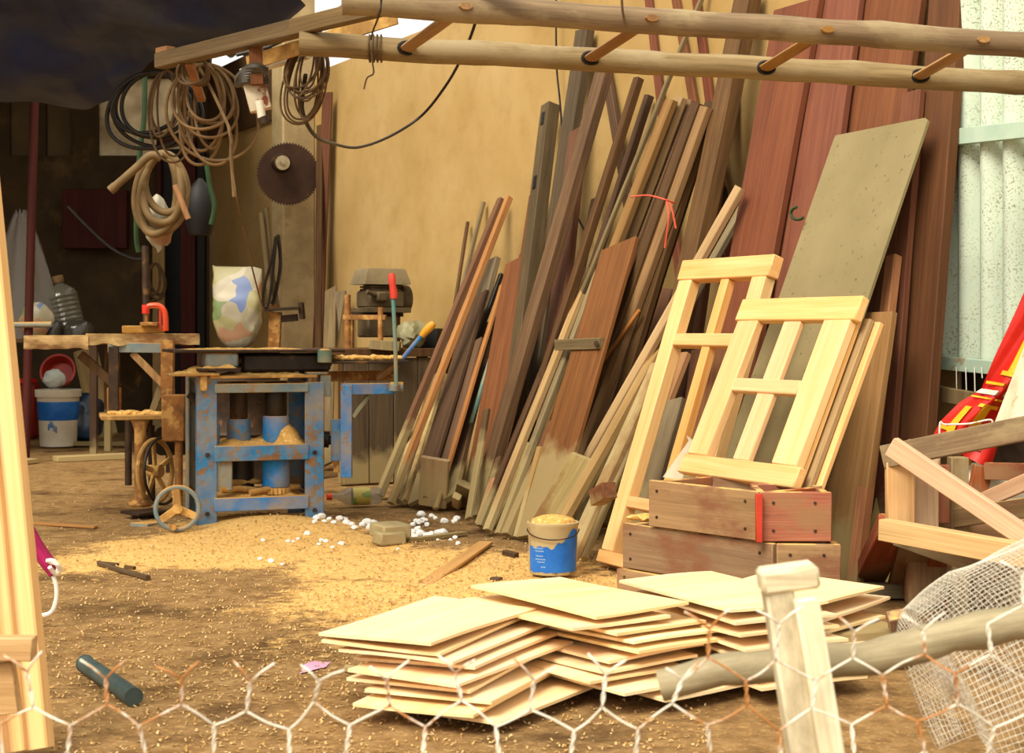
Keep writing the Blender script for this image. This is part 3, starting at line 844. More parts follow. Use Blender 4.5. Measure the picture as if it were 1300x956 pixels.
# columns
def stack(name, x, y, segs):
    for z0, z1, r, m, nm in segs:
        obj(nm, MB().lathe([(r*.93, z0), (r, z0+.006), (r, z1-.006), (r*.93, z1)], PM @ Matrix.Translation((x, y, 0)), 26), M[m], pl)
stack('column', .17, .16, ((.37, .485, .055, 'bluepaint', 'column_base'), (.485, .66, .042, 'rustdark', 'column')))
stack('column', .335, .1, ((.37, .50, .062, 'bluebright', 'column_base'), (.50, .66, .055, 'oily', 'column'), (.165, .31, .065, 'bluebright', 'column_foot')))
stack('column', .03, .12, ((.37, .47, .045, 'bluepaint', 'column_base'), (.47, .65, .035, 'rustdark', 'column')))
stack('column', .18, .2, ((.15, .31, .07, 'oily', 'column_foot'),))
obj('gear', toothed(MB(), lm(.335, .1, .148), V((0, 0, 1)), .07, 22, .03, .01), M['dusty'], pl, sharp=20)
obj('gear', toothed(MB(), lm(.17, .2, .15), V((0, 0, 1)), .075, 24, .03, .01), M['oily'], pl, sharp=20)
obj('gearbox', MB().box((.075, .03, .235), (.085, .05, .15), PM, .006), M['greypaint'], pl)
for a, b in (((.06, -.0, .17), (.25, .1, .15)), ((.2, .02, .15), (.45, .12, .16)), ((.06, .08, .19), (.42, .25, .17))):
    obj('bar', MB().tube([lm(*a), lm(*[(p+q)/2 for p, q in zip(a, b)])+V((0, 0, .008)), lm(*b)], .014, 8), M['dusty'], pl)
# table and head
obj('lower_table', MB().box((.26, .2, .688), (.50, .44, .014), PM), M['dusty'], pl)
tag(obj('sawdust', heap(MB(), .06, .48, -.01, .3, .695, .022, 3), M['sawdust'], pl, sharp=180), kind='stuff')
obj('table_bracket', MB().box((-.06, .05, .70), (.22, .2, .012), PM).box((-.02, .05, .66), (.03, .18, .07), PM), M['dusty'], pl)
tag(obj('sawdust', heap(MB(), -.15, .06, -.03, .14, .706, .035, 9), M['sawdust'], pl, sharp=180), kind='stuff')
obj('bearing_block', MB().box((.07, .07, .765), (.15, .13, .07), PM, .01), M['greypaint'], pl)
obj('bearing_plate', MB().box((.05, .05, .722), (.2, .18, .014), PM), M['rustdark'], pl)
tag(obj('sawdust', heap(MB(), -.03, .14, -.04, .1, .728, .03, 12), M['sawdust'], pl, sharp=180), kind='stuff')
obj('cutter_housing', MB().box((.38, .2, .75), (.42, .3, .085), PM, .012), M['oily'], pl)
obj('cutter_block', MB().cyl(lm(.1, .1, .76), lm(.6, .1, .76), .028, 16), M['rustdark'], pl)
obj('upper_table', MB().box((.245, .22, .806), (.80, .46, .014), PM, .004), M['rustdark'], pl)
tag(obj('sawdust', heap(MB(), -.13, .5, .0, .4, .812, .012, 17), M['sawdust'], pl, sharp=180), kind='stuff')
obj('side_block', MB().box((PW+.02, .12, .70), (.1, .2, .012), PM).box((PW+.06, .05, .64), (.05, .05, .1), PM), M['greypaint'], pl)
# right hand bracket
Yb = 7.62
bx = lambda px, py, Y=Yb: P(px, py, Y-.2)
obj('bracket_arm', MB().bar(bx(434, 494), bx(500, 493, 7.72), .052, .05, (0, 0, 1)), M['bluebright'], pl)
obj('bracket_post', MB().bar(bx(440, 606), bx(440, 489), .052, .04, (1, 0, 0)), M['bluebright'], pl)
obj('bracket_plate', MB().bar(bx(427, 585, 7.66), bx(427, 532, 7.66), .05, .02, (1, 0, 0)), M['bluepaint'], pl)
obj('bracket_tab', MB().bar(bx(427, 600, 7.66), bx(427, 584, 7.66), .028, .012, (1, 0, 0)), M['rust'], pl)
obj('bracket_brace', MB().bar(bx(447, 530), bx(468, 502, 7.7), .022, .02, (1, 0, 1)), M['teal'], pl)
obj('bracket_pivot', MB().cyl(bx(496, 491, 7.7), bx(512, 491, 7.7), .024, 14).cyl(bx(500, 489, 7.66), bx(500, 496, 7.66), .026, 14), M['greypaint'], pl)
obj('shaft', MB().cyl(bx(400, 558, 7.7), bx(426, 559, 7.7), .022, 14), M['oily'], pl)
obj('shaft_collar', MB().cyl(bx(407, 557, 7.7), bx(418, 558, 7.7), .04, 18), M['oily'], pl)
obj('fence_plate', MB().bar(bx(402, 460, 7.75), bx(514, 459, 7.85), .28, .012, pb), M['rustdark'], pl)
fx = [bx(425+8*i, 458, 7.78) for i in range(11)]
mb = MB()
for i, q in enumerate(fx):
    mb.blob(q+V((0, .03, .012)), .03, i, .5, 3, 2, (1, 1.4, .5))
tag(obj('sawdust', mb, M['sawdust'], pl, sharp=180), kind='stuff')
obj('fence_beam', MB().bar(bx(410, 478, 7.9), bx(500, 476, 7.98), .05, .05, (0, 0, 1)), M['rust'], pl)
obj('fence_arm', MB().tube([bx(480, 480, 7.85), bx(495, 468, 7.8), bx(505, 462, 7.8)], .018, 8), M['rustwood'], pl)
lv = obj('lever', MB().tube([bx(503, 492, 7.66), bx(502, 440, 7.66), bx(499, 376, 7.66)], .010, 10), M['teal'], pl)
tag(obj('lever_handle', MB().tube([bx(500, 379, 7.66), bx(500, 372, 7.66), bx(498, 360, 7.66), bx(497.5, 352, 7.66), bx(497, 347, 7.66)], [.017, .019, .016, .018, .012], 14), M['redplastic'], lv), 'red lever handle')
lv = obj('lever', MB().tube([bx(508, 459, 7.8), bx(522, 442, 7.8), bx(537, 424, 7.8)], .011, 10), M['bluebright'], pl)
tag(obj('lever_handle', MB().tube([bx(535, 427, 7.8), bx(540, 421, 7.8), bx(547, 414, 7.8), bx(551, 410, 7.8)], [.015, .02, .022, .014], 14), M['yellowplastic'], lv), 'yellow lever handle')
tin = thing('paint_tin', 'small blue tin of sawdust at the right end of the planer table', 'tin', bx(412, 460, 7.6))
obj('can', MB().lathe([(.033, 0), (.034, .004), (.034, .055), (.0355, .058), (.031, .058), (.031, .05), (0, .05)], Matrix.Translation(bx(412, 460, 7.6)), 22), M['teal'], tin)
tag(obj('sawdust', MB().blob(bx(412, 446, 7.6), .031, 2, .2, 3, 2, (1, 1, .45)), M['sawdust'], tin), kind='stuff')
# handwheel
hc = P(225, 646, 7.06); hc.z = .104
hx = V((.25, -1, .03)).normalized(); X_, Y_, Z_ = frame_from(hx)
def ring(mb, c, x, y, R, r, n=40, m=8):
    return mb.tube([c+x*R*math.cos(2*math.pi*i/n)+y*R*math.sin(2*math.pi*i/n) for i in range(n)], r, m, True)
wh = obj('handwheel', ring(MB(), hc, X_, Y_, .095, .0105), M['greypaint'], pl)
mb = MB().cyl(hc-hx*.02, hc+hx*.025, .022, 16)
for a in (95, 215, 335):
    d_ = X_*math.cos(math.radians(a))+Y_*math.sin(math.radians(a))
    mb.bar(hc, hc+d_*.092, .034, .014, d_.cross(hx))
obj('spokes', mb, M['dusty'], wh)
obj('crank_knob', MB().cyl(hc-Y_*.08+hx*.005-X_*.02, hc-Y_*.08+hx*.05-X_*.02, .014, 12), M['rust'], wh)
obj('handwheel_shaft', MB().cyl(hc+hx*.0, hc-hx*.3, .013, 10), M['rust'], wh)
obj('guard', MB().tube(smooth([P(240, 500, 7.5), P(252, 515, 7.5), P(255, 560, 7.5), P(250, 585, 7.5)]), .02, 8), M['oily'], pl)

# ---------------------------------------------------------------- saw table
SO = G(150, 641); SO.z = 0
st_ = thing('saw_table', 'rusty saw bench with a thick rough wooden top left of the planer', 'saw bench', P(140, 640, 8.0))
YS = 7.95
q = lambda px, py, Y=YS: P(px, py, Y)
tv = (V((.96, .28, 0))).normalized(); tn = V((-tv.y, tv.x, 0))
TM = mat4(tv, tn, V((0, 0, 1)), q(30, 443, 7.85))
L1 = (q(110, 440, 7.9)-q(30, 443, 7.85)).length*1.02
def slabtop(x0, x1, z0, z1, y0, y1, seed):
    rs = []
    n = 22
    for i in range(n+1):
        x = x0+(x1-x0)*i/n
        j = lambda k, a: a*noise.noise(V((x*14, seed, k)))
        rs.append([TM @ V((x, y0+j(1, .02), z0+j(2, .014))), TM @ V((x, y1, z0)), TM @ V((x, y1, z1)), TM @ V((x, y0+j(3, .012), z1+j(4, .004)))])
    return MB().rings(rs)
SMT = mat4(V((0, 0, 1)), tn, tv, q(30, 443, 7.85))
obj('top_board', slabtop(0, L1, .0, .066, 0, .26, 3), M['slab'], st_, M=SMT, sharp=30)
obj('top_board', slabtop(L1*.98, .865, .02, .075, .012, .3, 8), M['slab'], st_, M=SMT, sharp=30)
obj('top_board', slabtop(.03, .85, .016, .066, .30, .56, 12), M['slab'], st_, M=SMT, sharp=30)
ap = lambda a, b, w, t, m, name='rail', ref=(0, 0, 1): obj(name, MB().bar(a, b, w, t, ref), M[m], st_)
ap(q(137, 441, 8.0), q(215, 442, 8.05), .05, .03, 'greypaint', 'apron')
ap(q(137, 436, 8.45), q(215, 437, 8.5), .05, .03, 'rustdark', 'apron')
ap(q(145, 533, 8.0), q(145, 440, 8.0), .05, .04, 'rustdark', 'leg', (1, 0, 0))
ap(q(145, 530, 8.02), q(145, 492, 8.02), .062, .05, 'rust', 'leg_sleeve', (1, 0, 0))
ap(q(213, 505, 8.0), q(213, 432, 8.0), .062, .05, 'rust', 'leg', (1, 0, 0))
obj('switch_box', MB().bar(q(222, 560, 7.85), q(222, 501, 7.85), .115, .09, (1, 0, 0), .006), M['rust'], st_)
obj('leg', MB().cyl(q(227, 668, 7.8), q(227, 556, 7.85), .02, 14), M['rust'], st_)
obj('leg', MB().cyl(q(163, 616, 8.9), q(163, 520, 8.9), .02, 12), M['rustdark'], st_)
obj('leg', MB().cyl(q(215, 600, 8.9), q(214, 440, 8.9), .02, 12), M['rustdark'], st_)
ap(q(102, 450, 8.05), q(150, 492, 8.02), .045, .025, 'darkbrown', 'brace', (1, 0, 1))
ap(q(168, 448, 8.03), q(208, 489, 8.03), .035, .022, 'rustwood', 'brace', (1, 0, 1))
ap(q(193, 524, 8.06), q(206, 488, 8.06), .035, .022, 'greywood', 'brace', (1, 0, -.4))
bcn = q(160, 466, 8.14)
obj('blade', toothed(MB(), bcn, V((.86, -.5, .04)), .138, 44, .005, .011), M['oily'], st_, sharp=20)
axb = V((.945, -.33, .03)).normalized()
obj('blade_guard_plate', MB().box((0, 0, 0), (.14, .012, .1), mat4(tv, tn, V((0, 0, 1)), q(160, 452, 8.3))), M['rustdark'], st_)
sh = obj('shelf', MB().box((.155, .2, 0), (.36, .4, .022), mat4(tv, tn, V((0, 0, 1)), q(135, 531, 7.85))), M['dusty'], st_)
mb = MB()
for i in range(9):
    mb.blob(q(145+7*i, 524+(i % 3), 8.0), .028, i+40, .4, 3, 2, (1.3, 1.5, .55))
tag(obj('sawdust', mb, M['sawdust'], st_, sharp=180), kind='stuff')
obj('hanger', MB().lathe([(.05, .0), (.04, -.02), (.03, -.06)], Matrix.Translation(q(178, 533, 7.95)), 16), M['dusty'], st_)
cz = q(178, 640, 7.9)
obj('column', MB().lathe([(.055, .0), (.06, .01), (.055, .03), (.035, .05), (.027, .06), (.029, .15), (.027, .2), (.029, .36), (.027, .42)], Matrix.Translation(V((cz.x, cz.y, .02))), 20), M['rust'], st_)
obj('column', MB().cyl(q(193, 640, 8.1), q(192, 540, 8.1), .018, 12), M['rustdark'], st_)
# flywheel, seen almost edge on
fc = q(197, 598, 7.85); fx_ = V((.94, -.34, .05)).normalized(); X2, Y2, Z2 = frame_from(fx_)
fw = obj('flywheel', ring(MB(), fc, X2, Y2, .155, .012), M['dusty'], st_)
mb = MB().cyl(fc-fx_*.035, fc+fx_*.035, .032, 16)
for a in range(0, 360, 72):
    d_ = X2*math.cos(math.radians(a+20))+Y2*math.sin(math.radians(a+20))
    mb.bar(fc, fc+d_*.15, .024, .014, d_.cross(fx_))
obj('spokes', mb, M['dusty'], fw)
obj('belt', MB().tube([fc+fx_*.045+X2*.165*math.cos(i*2*math.pi/36)+Y2*.165*math.sin(i*2*math.pi/36) for i in range(36)], .008, 6, True), M['cable_black'], fw)
obj('motor', MB().cyl(q(205, 560, 8.2), q(232, 560, 8.3), .075, 24).cyl(q(232, 560, 8.3), q(240, 560, 8.33), .05, 18), M['oily'], st_)
obj('foot_channel', MB().bar(q(164, 652, 7.62), q(204, 648, 7.75), .014, .16, (0, 0, 1)).bar(q(166, 661, 7.6), q(206, 657, 7.73), .05, .012, (0, 0, 1)), M['rustdark'], st_)
obj('foot_plate', MB().bar(q(176, 667, 7.3), q(204, 664, 7.45), .02, .1, (0, 0, 1)), M['greypaint'], st_)
# red clamp and wood block on the bench
blk = thing('wood_block', 'flat offcut block held under the red clamp', 'wood block', q(180, 421, 8.1))
zt = .066+q(30, 443, 7.85).z+.011
bb = q(182, 421, 8.1); bb.z = zt
obj('block', MB().box((0, 0, .02), (.21, .12, .038), axes(-12, bb)), M['rustwood'], blk, M=mat4(V((0, 0, 1)), V((0, 1, 0)), V((1, 0, 0)), bb))
cl = thing('clamp', 'red iron C-clamp standing on the saw bench top', 'clamp', q(198, 420, 8.05))
Yc = 8.03
cp = [P(186, 394, Yc), P(188, 389, Yc), P(196, 387.5, Yc), P(203, 389, Yc), P(208, 394, Yc), P(210, 402, Yc), P(210.5, 412, Yc), P(210.5, 420, Yc)]
obj('frame', MB().tube(smooth(cp, 4), .018, 8, flat=.8), M['redplastic'], cl)
obj('jaw', MB().cyl(P(185, 398, Yc), P(185, 387, Yc), .019, 14), M['redplastic'], cl)
obj('spine', MB().bar(P(203.5, 420, Yc), P(203.5, 392, Yc), .008, .014, (1, 0, 0)), M['redplastic'], cl)
obj('screw', MB().cyl(P(186, 411, Yc), P(186, 394, Yc), .009, 10), M['rust'], cl)
obj('pad', MB().box((0, 0, 0), (.09, .05, .02), axes(0, P(190, 411.5, Yc))), M['rust'], cl)
# steel conduit standing up behind the bench
tag(obj('steel_pipe', MB().cyl(P(186, 428, 8.5), P(184, 312, 8.5), .019, 12), M['rustdark']), 'grey steel pipe standing up behind the red clamp', 'pipe')

# ---------------------------------------------------------------- bench with petrol engine against the wall
wb = thing('workbench', 'low dark workbench behind the planer against the yellow wall', 'workbench', P(500, 610, 9.3))
WBM = mat4(V((.9, .43, 0)).normalized(), V((-.43, .9, 0)).normalized(), V((0, 0, 1)), P(436, 610, 9.2)-V((0, 0, P(436, 610, 9.2).z)))
obj('top', MB().box((.38, .3, .77), (.8, .6, .05), WBM), M['darkbrown'], wb)
for i in range(4):
    obj('front_board', MB().box((.09+.155*i, .03, .37), (.15, .025, .74), WBM), M['darkgrey'], wb, M=WBM @ Matrix.Translation((.1*i, 0, 0)))
for x in (.03, .72):
    for y in (.07, .55):
        obj('leg', MB().box((x, y, .37), (.06, .06, .74), WBM), M['darkbrown'], wb)
tag(obj('tool_box', MB().box((0, 0, .06), (.13, .12, .12), axes(20, WBM @ V((.64, .2, .795))), .006), M['black']), 'black box at the right end of the workbench', 'box')
en = thing('engine', 'dusty petrol engine with a boxy hood on a pipe frame', 'engine', WBM @ V((.2, .2, .795)))
YE = 9.42
e = lambda px, py, Y=YE: P(px, py, Y)
zb = .796
def epole(px, y2, Y, r=.016):
    p = e(px, 430, Y); p.z = zb
    obj('frame_pole', MB().cyl(p, e(px, y2, Y), r, 12), M['rust'], en)
epole(441, 374, 9.4, .02); epole(483, 390, 9.35); epole(446, 398, 9.7); epole(505, 396, 9.7)
obj('frame_rail', MB().bar(e(436, 403, 9.4), e(490, 403, 9.35), .03, .03, (0, 0, 1)), M['rust'], en)
obj('frame_rail', MB().bar(e(440, 399, 9.7), e(512, 399, 9.7), .03, .03, (0, 0, 1)), M['rustdark'], en)
EM = axes(-30, e(483, 396, 9.6))
obj('base_plate', MB().box((0, 0, .01), (.3, .24, .03), EM), M['enginemetal'], en)
obj('crankcase', MB().box((0, 0, .075), (.24, .2, .11), EM, .015), M['enginemetal'], en)
obj('cylinder_fins', MB().box((0, 0, .135), (.2, .17, .012), EM).box((0, 0, .152), (.2, .17, .012), EM).box((0, 0, .143), (.17, .14, .04), EM), M['enginemetal'], en)
hd = [V((x, y)) for x, y in ((-.15, -.11), (.15, -.11), (.15, .11), (-.15, .11))]
hood = MB().rings([[EM @ V((p.x*k, p.y*k, z)) for p in hd] for k, z in ((1.02, .165), (1.0, .18), (.86, .25), (.8, .262))])
obj('hood', hood, mottled('dusty_grey_enamel', '#6b5d45', '#877655', 6, .8, .1), en)
obj('flywheel_cover', MB().cyl(EM @ V((.13, .02, .08)), EM @ V((.19, .02, .08)), .085, 24), M['enginemetal'], en)
obj('carburettor', MB().box((-.05, -.12, .09), (.07, .05, .06), EM, .01).cyl(EM @ V((-.09, -.12, .1)), EM @ V((-.15, -.13, .12)), .014, 10), M['enginemetal'], en)
obj('drive_belt_guard', MB().box((-.03, -.02, -.09), (.2, .16, .13), EM, .01), M['enginemetal'], en)
obj('drip_tray', MB().bar(e(470, 437, 9.3), e(508, 440, 9.3), .055, .16, (0, 0, 1)), M['greywood'], en)
tag(obj('plastic_bag', MB().blob(e(523, 424, 9.5), .09, 8, .4, 2, 3, (1, .8, .9)), mottled('grey_green_bag', '#77714f', '#a39a78', 7, .5, .3, c='#c98272', cth=(.6, .66), cscale=3)), 'crumpled grey green plastic bag right of the engine', 'bag')
# rusty vice bracket on the pillar
vb = thing('iron_bracket', 'rusty iron bracket shelf fixed to the concrete pillar', 'bracket', P(355, 395, 11.4))
k = lambda px, py, Y=11.4: P(px, py, Y)
obj('plate', MB().bar(k(322, 394), k(382, 391), .018, .2, (0, 0, 1)), M['rustdark'], vb)
obj('upright', MB().bar(k(348, 442), k(350, 396), .085, .06, (1, 0, 0)), M['rust'], vb)
obj('side_flange', MB().bar(k(384, 405), k(382, 384), .03, .12, (1, 0, 0)).bar(k(345, 406), k(378, 403), .05, .05, (0, 0, 1)), M['rustdark'], vb)
obj('jaw', MB().bar(k(335, 391), k(352, 389), .03, .08, (0, 0, 1)), M['rust'], vb)
tag(obj('drive_belts', MB().tube(smooth([k(350, 300, 11.3), k(345, 330, 11.3), k(336, 362, 11.3), k(334, 385, 11.3), k(340, 388, 11.3), k(345, 360, 11.3), k(348, 330, 11.3), k(351, 302, 11.3)]), .011, 6).tube(smooth([k(353, 298, 11.35), k(356, 335, 11.35), k(350, 372, 11.35), k(345, 386, 11.35)]), .014, 6), M['cable_black']), 'black drive belts hanging beside the concrete pillar', 'belt')
for i, (x, y, x2, y2, lab) in enumerate(((331, 270, 345, 395, 'leftmost of the cut poles standing by the pillar'), (338, 264, 347, 393, 'tallest of the cut poles standing by the pillar'), (338, 303, 352, 392, 'short cut pole standing in front of the taller two by the pillar'))):
    a = k(x2, y2, 11.45+.05*i); b_ = k(x, y, 11.5+.05*i)
    tag(obj('cut_pole', MB().tube([a, a.lerp(b_, .5), b_], [.022, .021, .02], 10), M['greywood'], M=mat4(*frame_from(b_-a), a)), lab, 'pole')
dr = thing('oil_drum', 'old drum behind the planer carrying the plastic sack', 'drum', P(303, 610, 9.6))
c_ = P(303, 610, 9.6); c_.z = 0
obj('body', MB().lathe([(.25, 0), (.26, .01), (.25, .03), (.25, .26), (.262, .28), (.25, .3), (.25, .52), (.262, .54), (.25, .56), (.25, .77), (.26, .785), (.24, .79), (.23, .78), (0, .78)], Matrix.Translation(c_), 36), M['rustdark'], dr)
tag(obj('plastic_sack', pillow(c_+V((0, -.05, .785)), .15, .075, .25, 3), M['packet']), 'printed plastic sack standing behind the planer table', 'sack')
# ---------------------------------------------------------------- leaning lumber
ADJ = {
    'broad red brown plank with a muddy foot and shouldered top': (-0.135, 0.147),
    'short lath with dark patch lying against the shouldered plank': (0.015, 0.021),
    'thin lath standing at the left end of the sloping battens': (-0.025, 0.022),
    'muddy batten foot, third of the four thin ones beside the sawdust': (0.015, 0.021),
    'thin dark stick, first of the lumber from the left': (-0.015, -0.012),
    'muddy batten foot, second of the four thin ones beside the sawdust': (0.0, 0.024),
    'thin grey brown stick second from the left, leaning behind the orange battens': (-0.04, -0.026),
    'long reddish brown batten with the lower of the two paired tops': (0.025, 0.035),
    'muddy batten foot, leftmost of the four thin ones beside the sawdust': (-0.065, -0.052),
    'long bright orange batten beside the reddish one': (0.08, 0.112),
    'muddy batten foot, rightmost of the four thin ones beside the sawdust': (-0.02, 0.104),
    'pale grey brown plank with a dark sawn edge leaning behind the short black stick': (-0.085, 0.061),
    'broad dark brown plank standing behind the short stained board': (-0.045, 0.15),
    'short black stick leaning in the middle of the left lumber': (-0.04, -0.005),
    'dark brown plank with a square top below the black stick': (-0.02, 0.089),
    'light orange lath leaning against the right side of the dark plank': (-0.025, 0.109),
    'thin worn teal pipe leaning diagonally among the brown boards': (-0.075, -0.033),
    'narrow pink brown board leaning left of the tall grey post': (0.0, 0.045),
    'orange brown plank below the tall grey post': (-0.08, 0.098),
    'tall grey mortised post, shortest of the tall posts': (-0.065, 0.056),
    'long brown board slanting from the ladder down across the grey post': (0.085, 0.155),
    'stubby red brown board rising just behind the shouldered plank': (-0.075, -0.06),
    'tall dark grey board reaching up behind the ladder beside the grey post': (-0.075, -0.06),
    'brown board leaning behind the slanting one with its foot near the wide plank': (0.12, 0.147),
    'short dark board behind the notched batten': (-0.015, -0.012),
    'dark notched batten, tallest of the dark pair left of the tied bundle': (-0.03, 0.105),
    'thin sharp orange lath in front of the brown boards': (-0.075, 0.033),
    'leftmost pale board of the red tied bundle': (-0.09, 0.039),
    'dark batten with a forked end leaning beside the notched one': (-0.125, -0.097),
    'second board from the left in the red tied bundle': (-0.16, -0.005),
    'third board from the left in the red tied bundle': (-0.155, -0.048),
    'red brown batten sloping beside the short broad tan board': (0.045, 0.111),
    'dark board in the middle of the red tied bundle': (-0.035, 0.155),
    'brown board right of the middle of the red tied bundle': (-0.035, 0.16),
    'rightmost dark board of the red tied bundle': (-0.035, 0.119),
    'brown board in the dark gap right of the wide plank': (-0.135, -0.066),
    'dark slanted board right of the tied bundle with its top behind the thick post': (-0.1, 0.155),
    'rightmost of three dark red laths rising behind the ladder': (0.16, 0.16),
    'dark board second in the gap right of the wide plank': (-0.115, -0.017),
    'red brown board third in the gap right of the wide plank': (-0.135, -0.0),
    'thin grey pole rising out of the bundle past both ladder rails': (0.0, 0.012),
    'middle one of three dark red laths rising behind the ladder': (-0.16, -0.16),
    'pale batten leaning steeply from the red boards down behind the window frames': (-0.015, 0.156),
    'thick brown post rising past the ladder right of the bundle': (-0.11, -0.058),
    'grey batten lying just under the pale steep one': (-0.015, 0.027),
    'long muddy batten running down right of the paint bucket': (0.105, 0.147),
    'orange batten crossing behind the tall window frame': (0.01, 0.014),
    'long light batten running down behind the paint bucket': (0.16, 0.16),
    'short broad tan board with a square top left of the wide plank': (-0.015, -0.009),
    'split pale lath at the foot of the lumber left of the bucket': (0.035, 0.07),
    'thin dark batten between the light batten and the tall window frame': (-0.005, -0.001),
    'thin pale lath between the muddy batten and the tall window frame': (-0.005, -0.004),
    'broad brown panel behind the lower panes of the tall window frame': (0.045, 0.063),
    'wide red board leftmost of the big red boards, its top corner in view': (0.025, 0.05),
    'red board second from the left, partly behind the speckled sheet': (-0.01, 0.016),
    'red board third from the left, rising over the speckled sheet': (-0.05, -0.04),
    'orange edged board standing between the brown panel and the red boards': (-0.01, 0.094),
    'brown panel with an orange sawn edge right of the speckled sheet': (0.05, 0.151),
    'narrow red board edge between the rightmost boards': (-0.105, -0.045),
    'dark board last in the gap beside the tall window frame': (-0.105, -0.039),
    'dark board standing directly behind the thick brown post': (-0.015, -0.012),
    'dark red board rightmost of the big red boards beside the corrugated sheet': (-0.065, -0.052),
    'short brown board leaning the other way under the ladder': (-0.07, -0.056),
    'leftmost of three dark red laths rising behind the ladder': (-0.075, -0.06),
}
YAW = math.degrees(math.atan2(WN.x, WN.y))
def Gd(px, D):
    Y = (WC-D)/(WN.x*(px-CX)/F+WN.y)
    return V(((px-CX)/F*Y, Y, 0))
def low(x1, y1, x2, y2, D):
    """foot of a board whose centre line runs through two image points, standing D metres from the wall"""
    a, b = 0.0, 6.0
    f = lambda s: (CAMH-0)*F/max(1, (y1+(y2-y1)*s)-YH)
    for s in [i*.002 for i in range(0, 4000)]:
        px, py = x1+(x2-x1)*s, y1+(y2-y1)*s
        if py < YH+80: continue
        g = G(px, py)
        if WC-WN.dot(g) >= D:
            return g
    return g
def mid_k(p):
    return F*(WN.y*p.y+WN.x*p.x)/p.y**2
def board(label, bot, top, w, th, mat, cat='plank', name='plank', group=None, yaw=None, roll=0, w1=None, cut=0, cut0=0, bow=0, parent=None, rough=1):
    yaw = YAW if yaw is None else yaw
    u = V((math.cos(math.radians(yaw)), -math.sin(math.radians(yaw)), 0))
    z = (top-bot).normalized()
    x = (u-z*u.dot(z)).normalized(); y = z.cross(x)
    if roll:
        R = Matrix.Rotation(math.radians(roll), 3, z); x = R @ x; y = R @ y
    L = (top-bot).length
    low_ = min((x*a*w/2+y*b*th/2).z for a in (-1, 1) for b in (-1, 1))
    bot = bot+V((0, 0, max(0, -low_-bot.z+.001)))
    Mx = mat4(x, y, z, bot)
    sd = random.random()*50
    n = max(4, int(L/.16)); rs = []
    w1 = w if w1 is None else w1
    c = min(.004, th*.25, w*.25)
    for i in range(n+1):
        t = i/n
        ww = (w+(w1-w)*t)/2; tt = th/2
        jx = .0025*rough*noise.noise(V((sd, t*L*3, 0))); jy = .0035*rough*noise.noise(V((sd, t*L*2, 7)))+bow*math.sin(math.pi*t)
        jw = 1+.03*rough*noise.noise(V((sd, t*L*4, 3)))
        ww *= jw
        oct_ = [(-ww, -tt+c), (-ww+c, -tt), (ww-c, -tt), (ww, -tt+c), (ww, tt-c), (ww-c, tt), (-ww+c, tt), (-ww, tt-c)]
        r = []
        for (a, b) in oct_:
            zz = t*L
            if i == n: zz += cut*a
            if i == 0: zz += cut0*a
            r.append(Mx @ V((a+jx, b+jy, zz)))
        rs.append(r)
    o = obj(name, MB().rings(rs), M[mat] if isinstance(mat, str) else mat, parent, M=Mx, sharp=30)
    if label and parent is None:
        tag(o, label, cat, group)
    return o
def lean(label, p0, p1, D, d, w, th, mat, vis=False, px=True, **k):
    a_ = ADJ.get(label, (0, 0)); D += a_[0]; d += a_[1]
    d = max(d, th*.7+.014)
    """p1 upper image point, p0 lower one; D foot distance from the wall, d distance of the upper end"""
    bot = G(*p0) if vis else low(p1[0], p1[1], p0[0], p0[1], D)
    top = Wl(p1[0], p1[1], d)
    if px: w = w/mid_k((bot+top)/2)
    return board(label, bot, top, w, th, mat, **k)

L_ = lean
# -- left group
L_('thin dark stick, first of the lumber from the left', (577, 390), (594, 284), .62, .03, .02, .02, 'darkbrown', px=False)
L_('thin grey brown stick second from the left, leaning behind the orange battens', (588, 360), (614, 258), .66, .03, .025, .022, 'greywood', px=False)
L_('long reddish brown batten with the lower of the two paired tops near (left pair)'.replace(' near (left pair)', ''), (484, 626), (637, 256), .9, .03, .045, .04, 'redbrown', px=False)
L_('long bright orange batten beside the reddish one', (497, 640), (646, 254), .95, .03, .04, .035, 'orange', px=False)
L_('pale grey brown plank with a dark sawn edge leaning behind the short black stick', (556, 590), (622, 340), .8, .06, 19, .035, 'greywood')
L_('short black stick leaning in the middle of the left lumber', (590, 480), (636, 351), .9, .13, .028, .025, 'oily', px=False)
L_('dark brown plank with a square top below the black stick', (556, 560), (609, 383), .98, .22, 16, .025, 'darkbrown')
L_('light orange lath leaning against the right side of the dark plank', (585, 540), (637, 365), .96, .12, .03, .02, 'orange', px=False)
for i, (x0, x1, m, lab) in enumerate(((498, 548, 'muddy', 'muddy batten foot, leftmost of the four thin ones beside the sawdust'), (506, 556, 'greywood', 'muddy batten foot, second of the four thin ones beside the sawdust'), (514, 564, 'muddy', 'muddy batten foot, third of the four thin ones beside the sawdust'), (523, 576, 'tan', 'muddy batten foot, rightmost of the four thin ones beside the sawdust'))):
    L_(lab, (x0, 641+i*.5), (x1, 480), 1, .42-.02*i, .032, .03, m, vis=True, px=False)
L_('broad dark brown plank standing behind the short stained board', (543, 640), (596, 452), .95, .3, 26, .028, 'brown')
L_('short pale board with a brown stain, standing lowest at the foot of the lumber', (549, 646), (553, 586), 1.0, .93, .145, .03, 'tan', vis=True, px=False, yaw=14)
L_('thin worn teal pipe leaning diagonally among the brown boards', (567, 640), (628, 440), 1.02, .45, .02, .02, 'teal', px=False, vis=True)
L_('dark board behind the teal pipe', (578, 600), (622, 420), .86, .16, 15, .03, 'darkbrown')
L_('broad red brown plank with a muddy foot and shouldered top', (604, 648), (660, 338), .84, .12, 28, .035, 'redbrown')
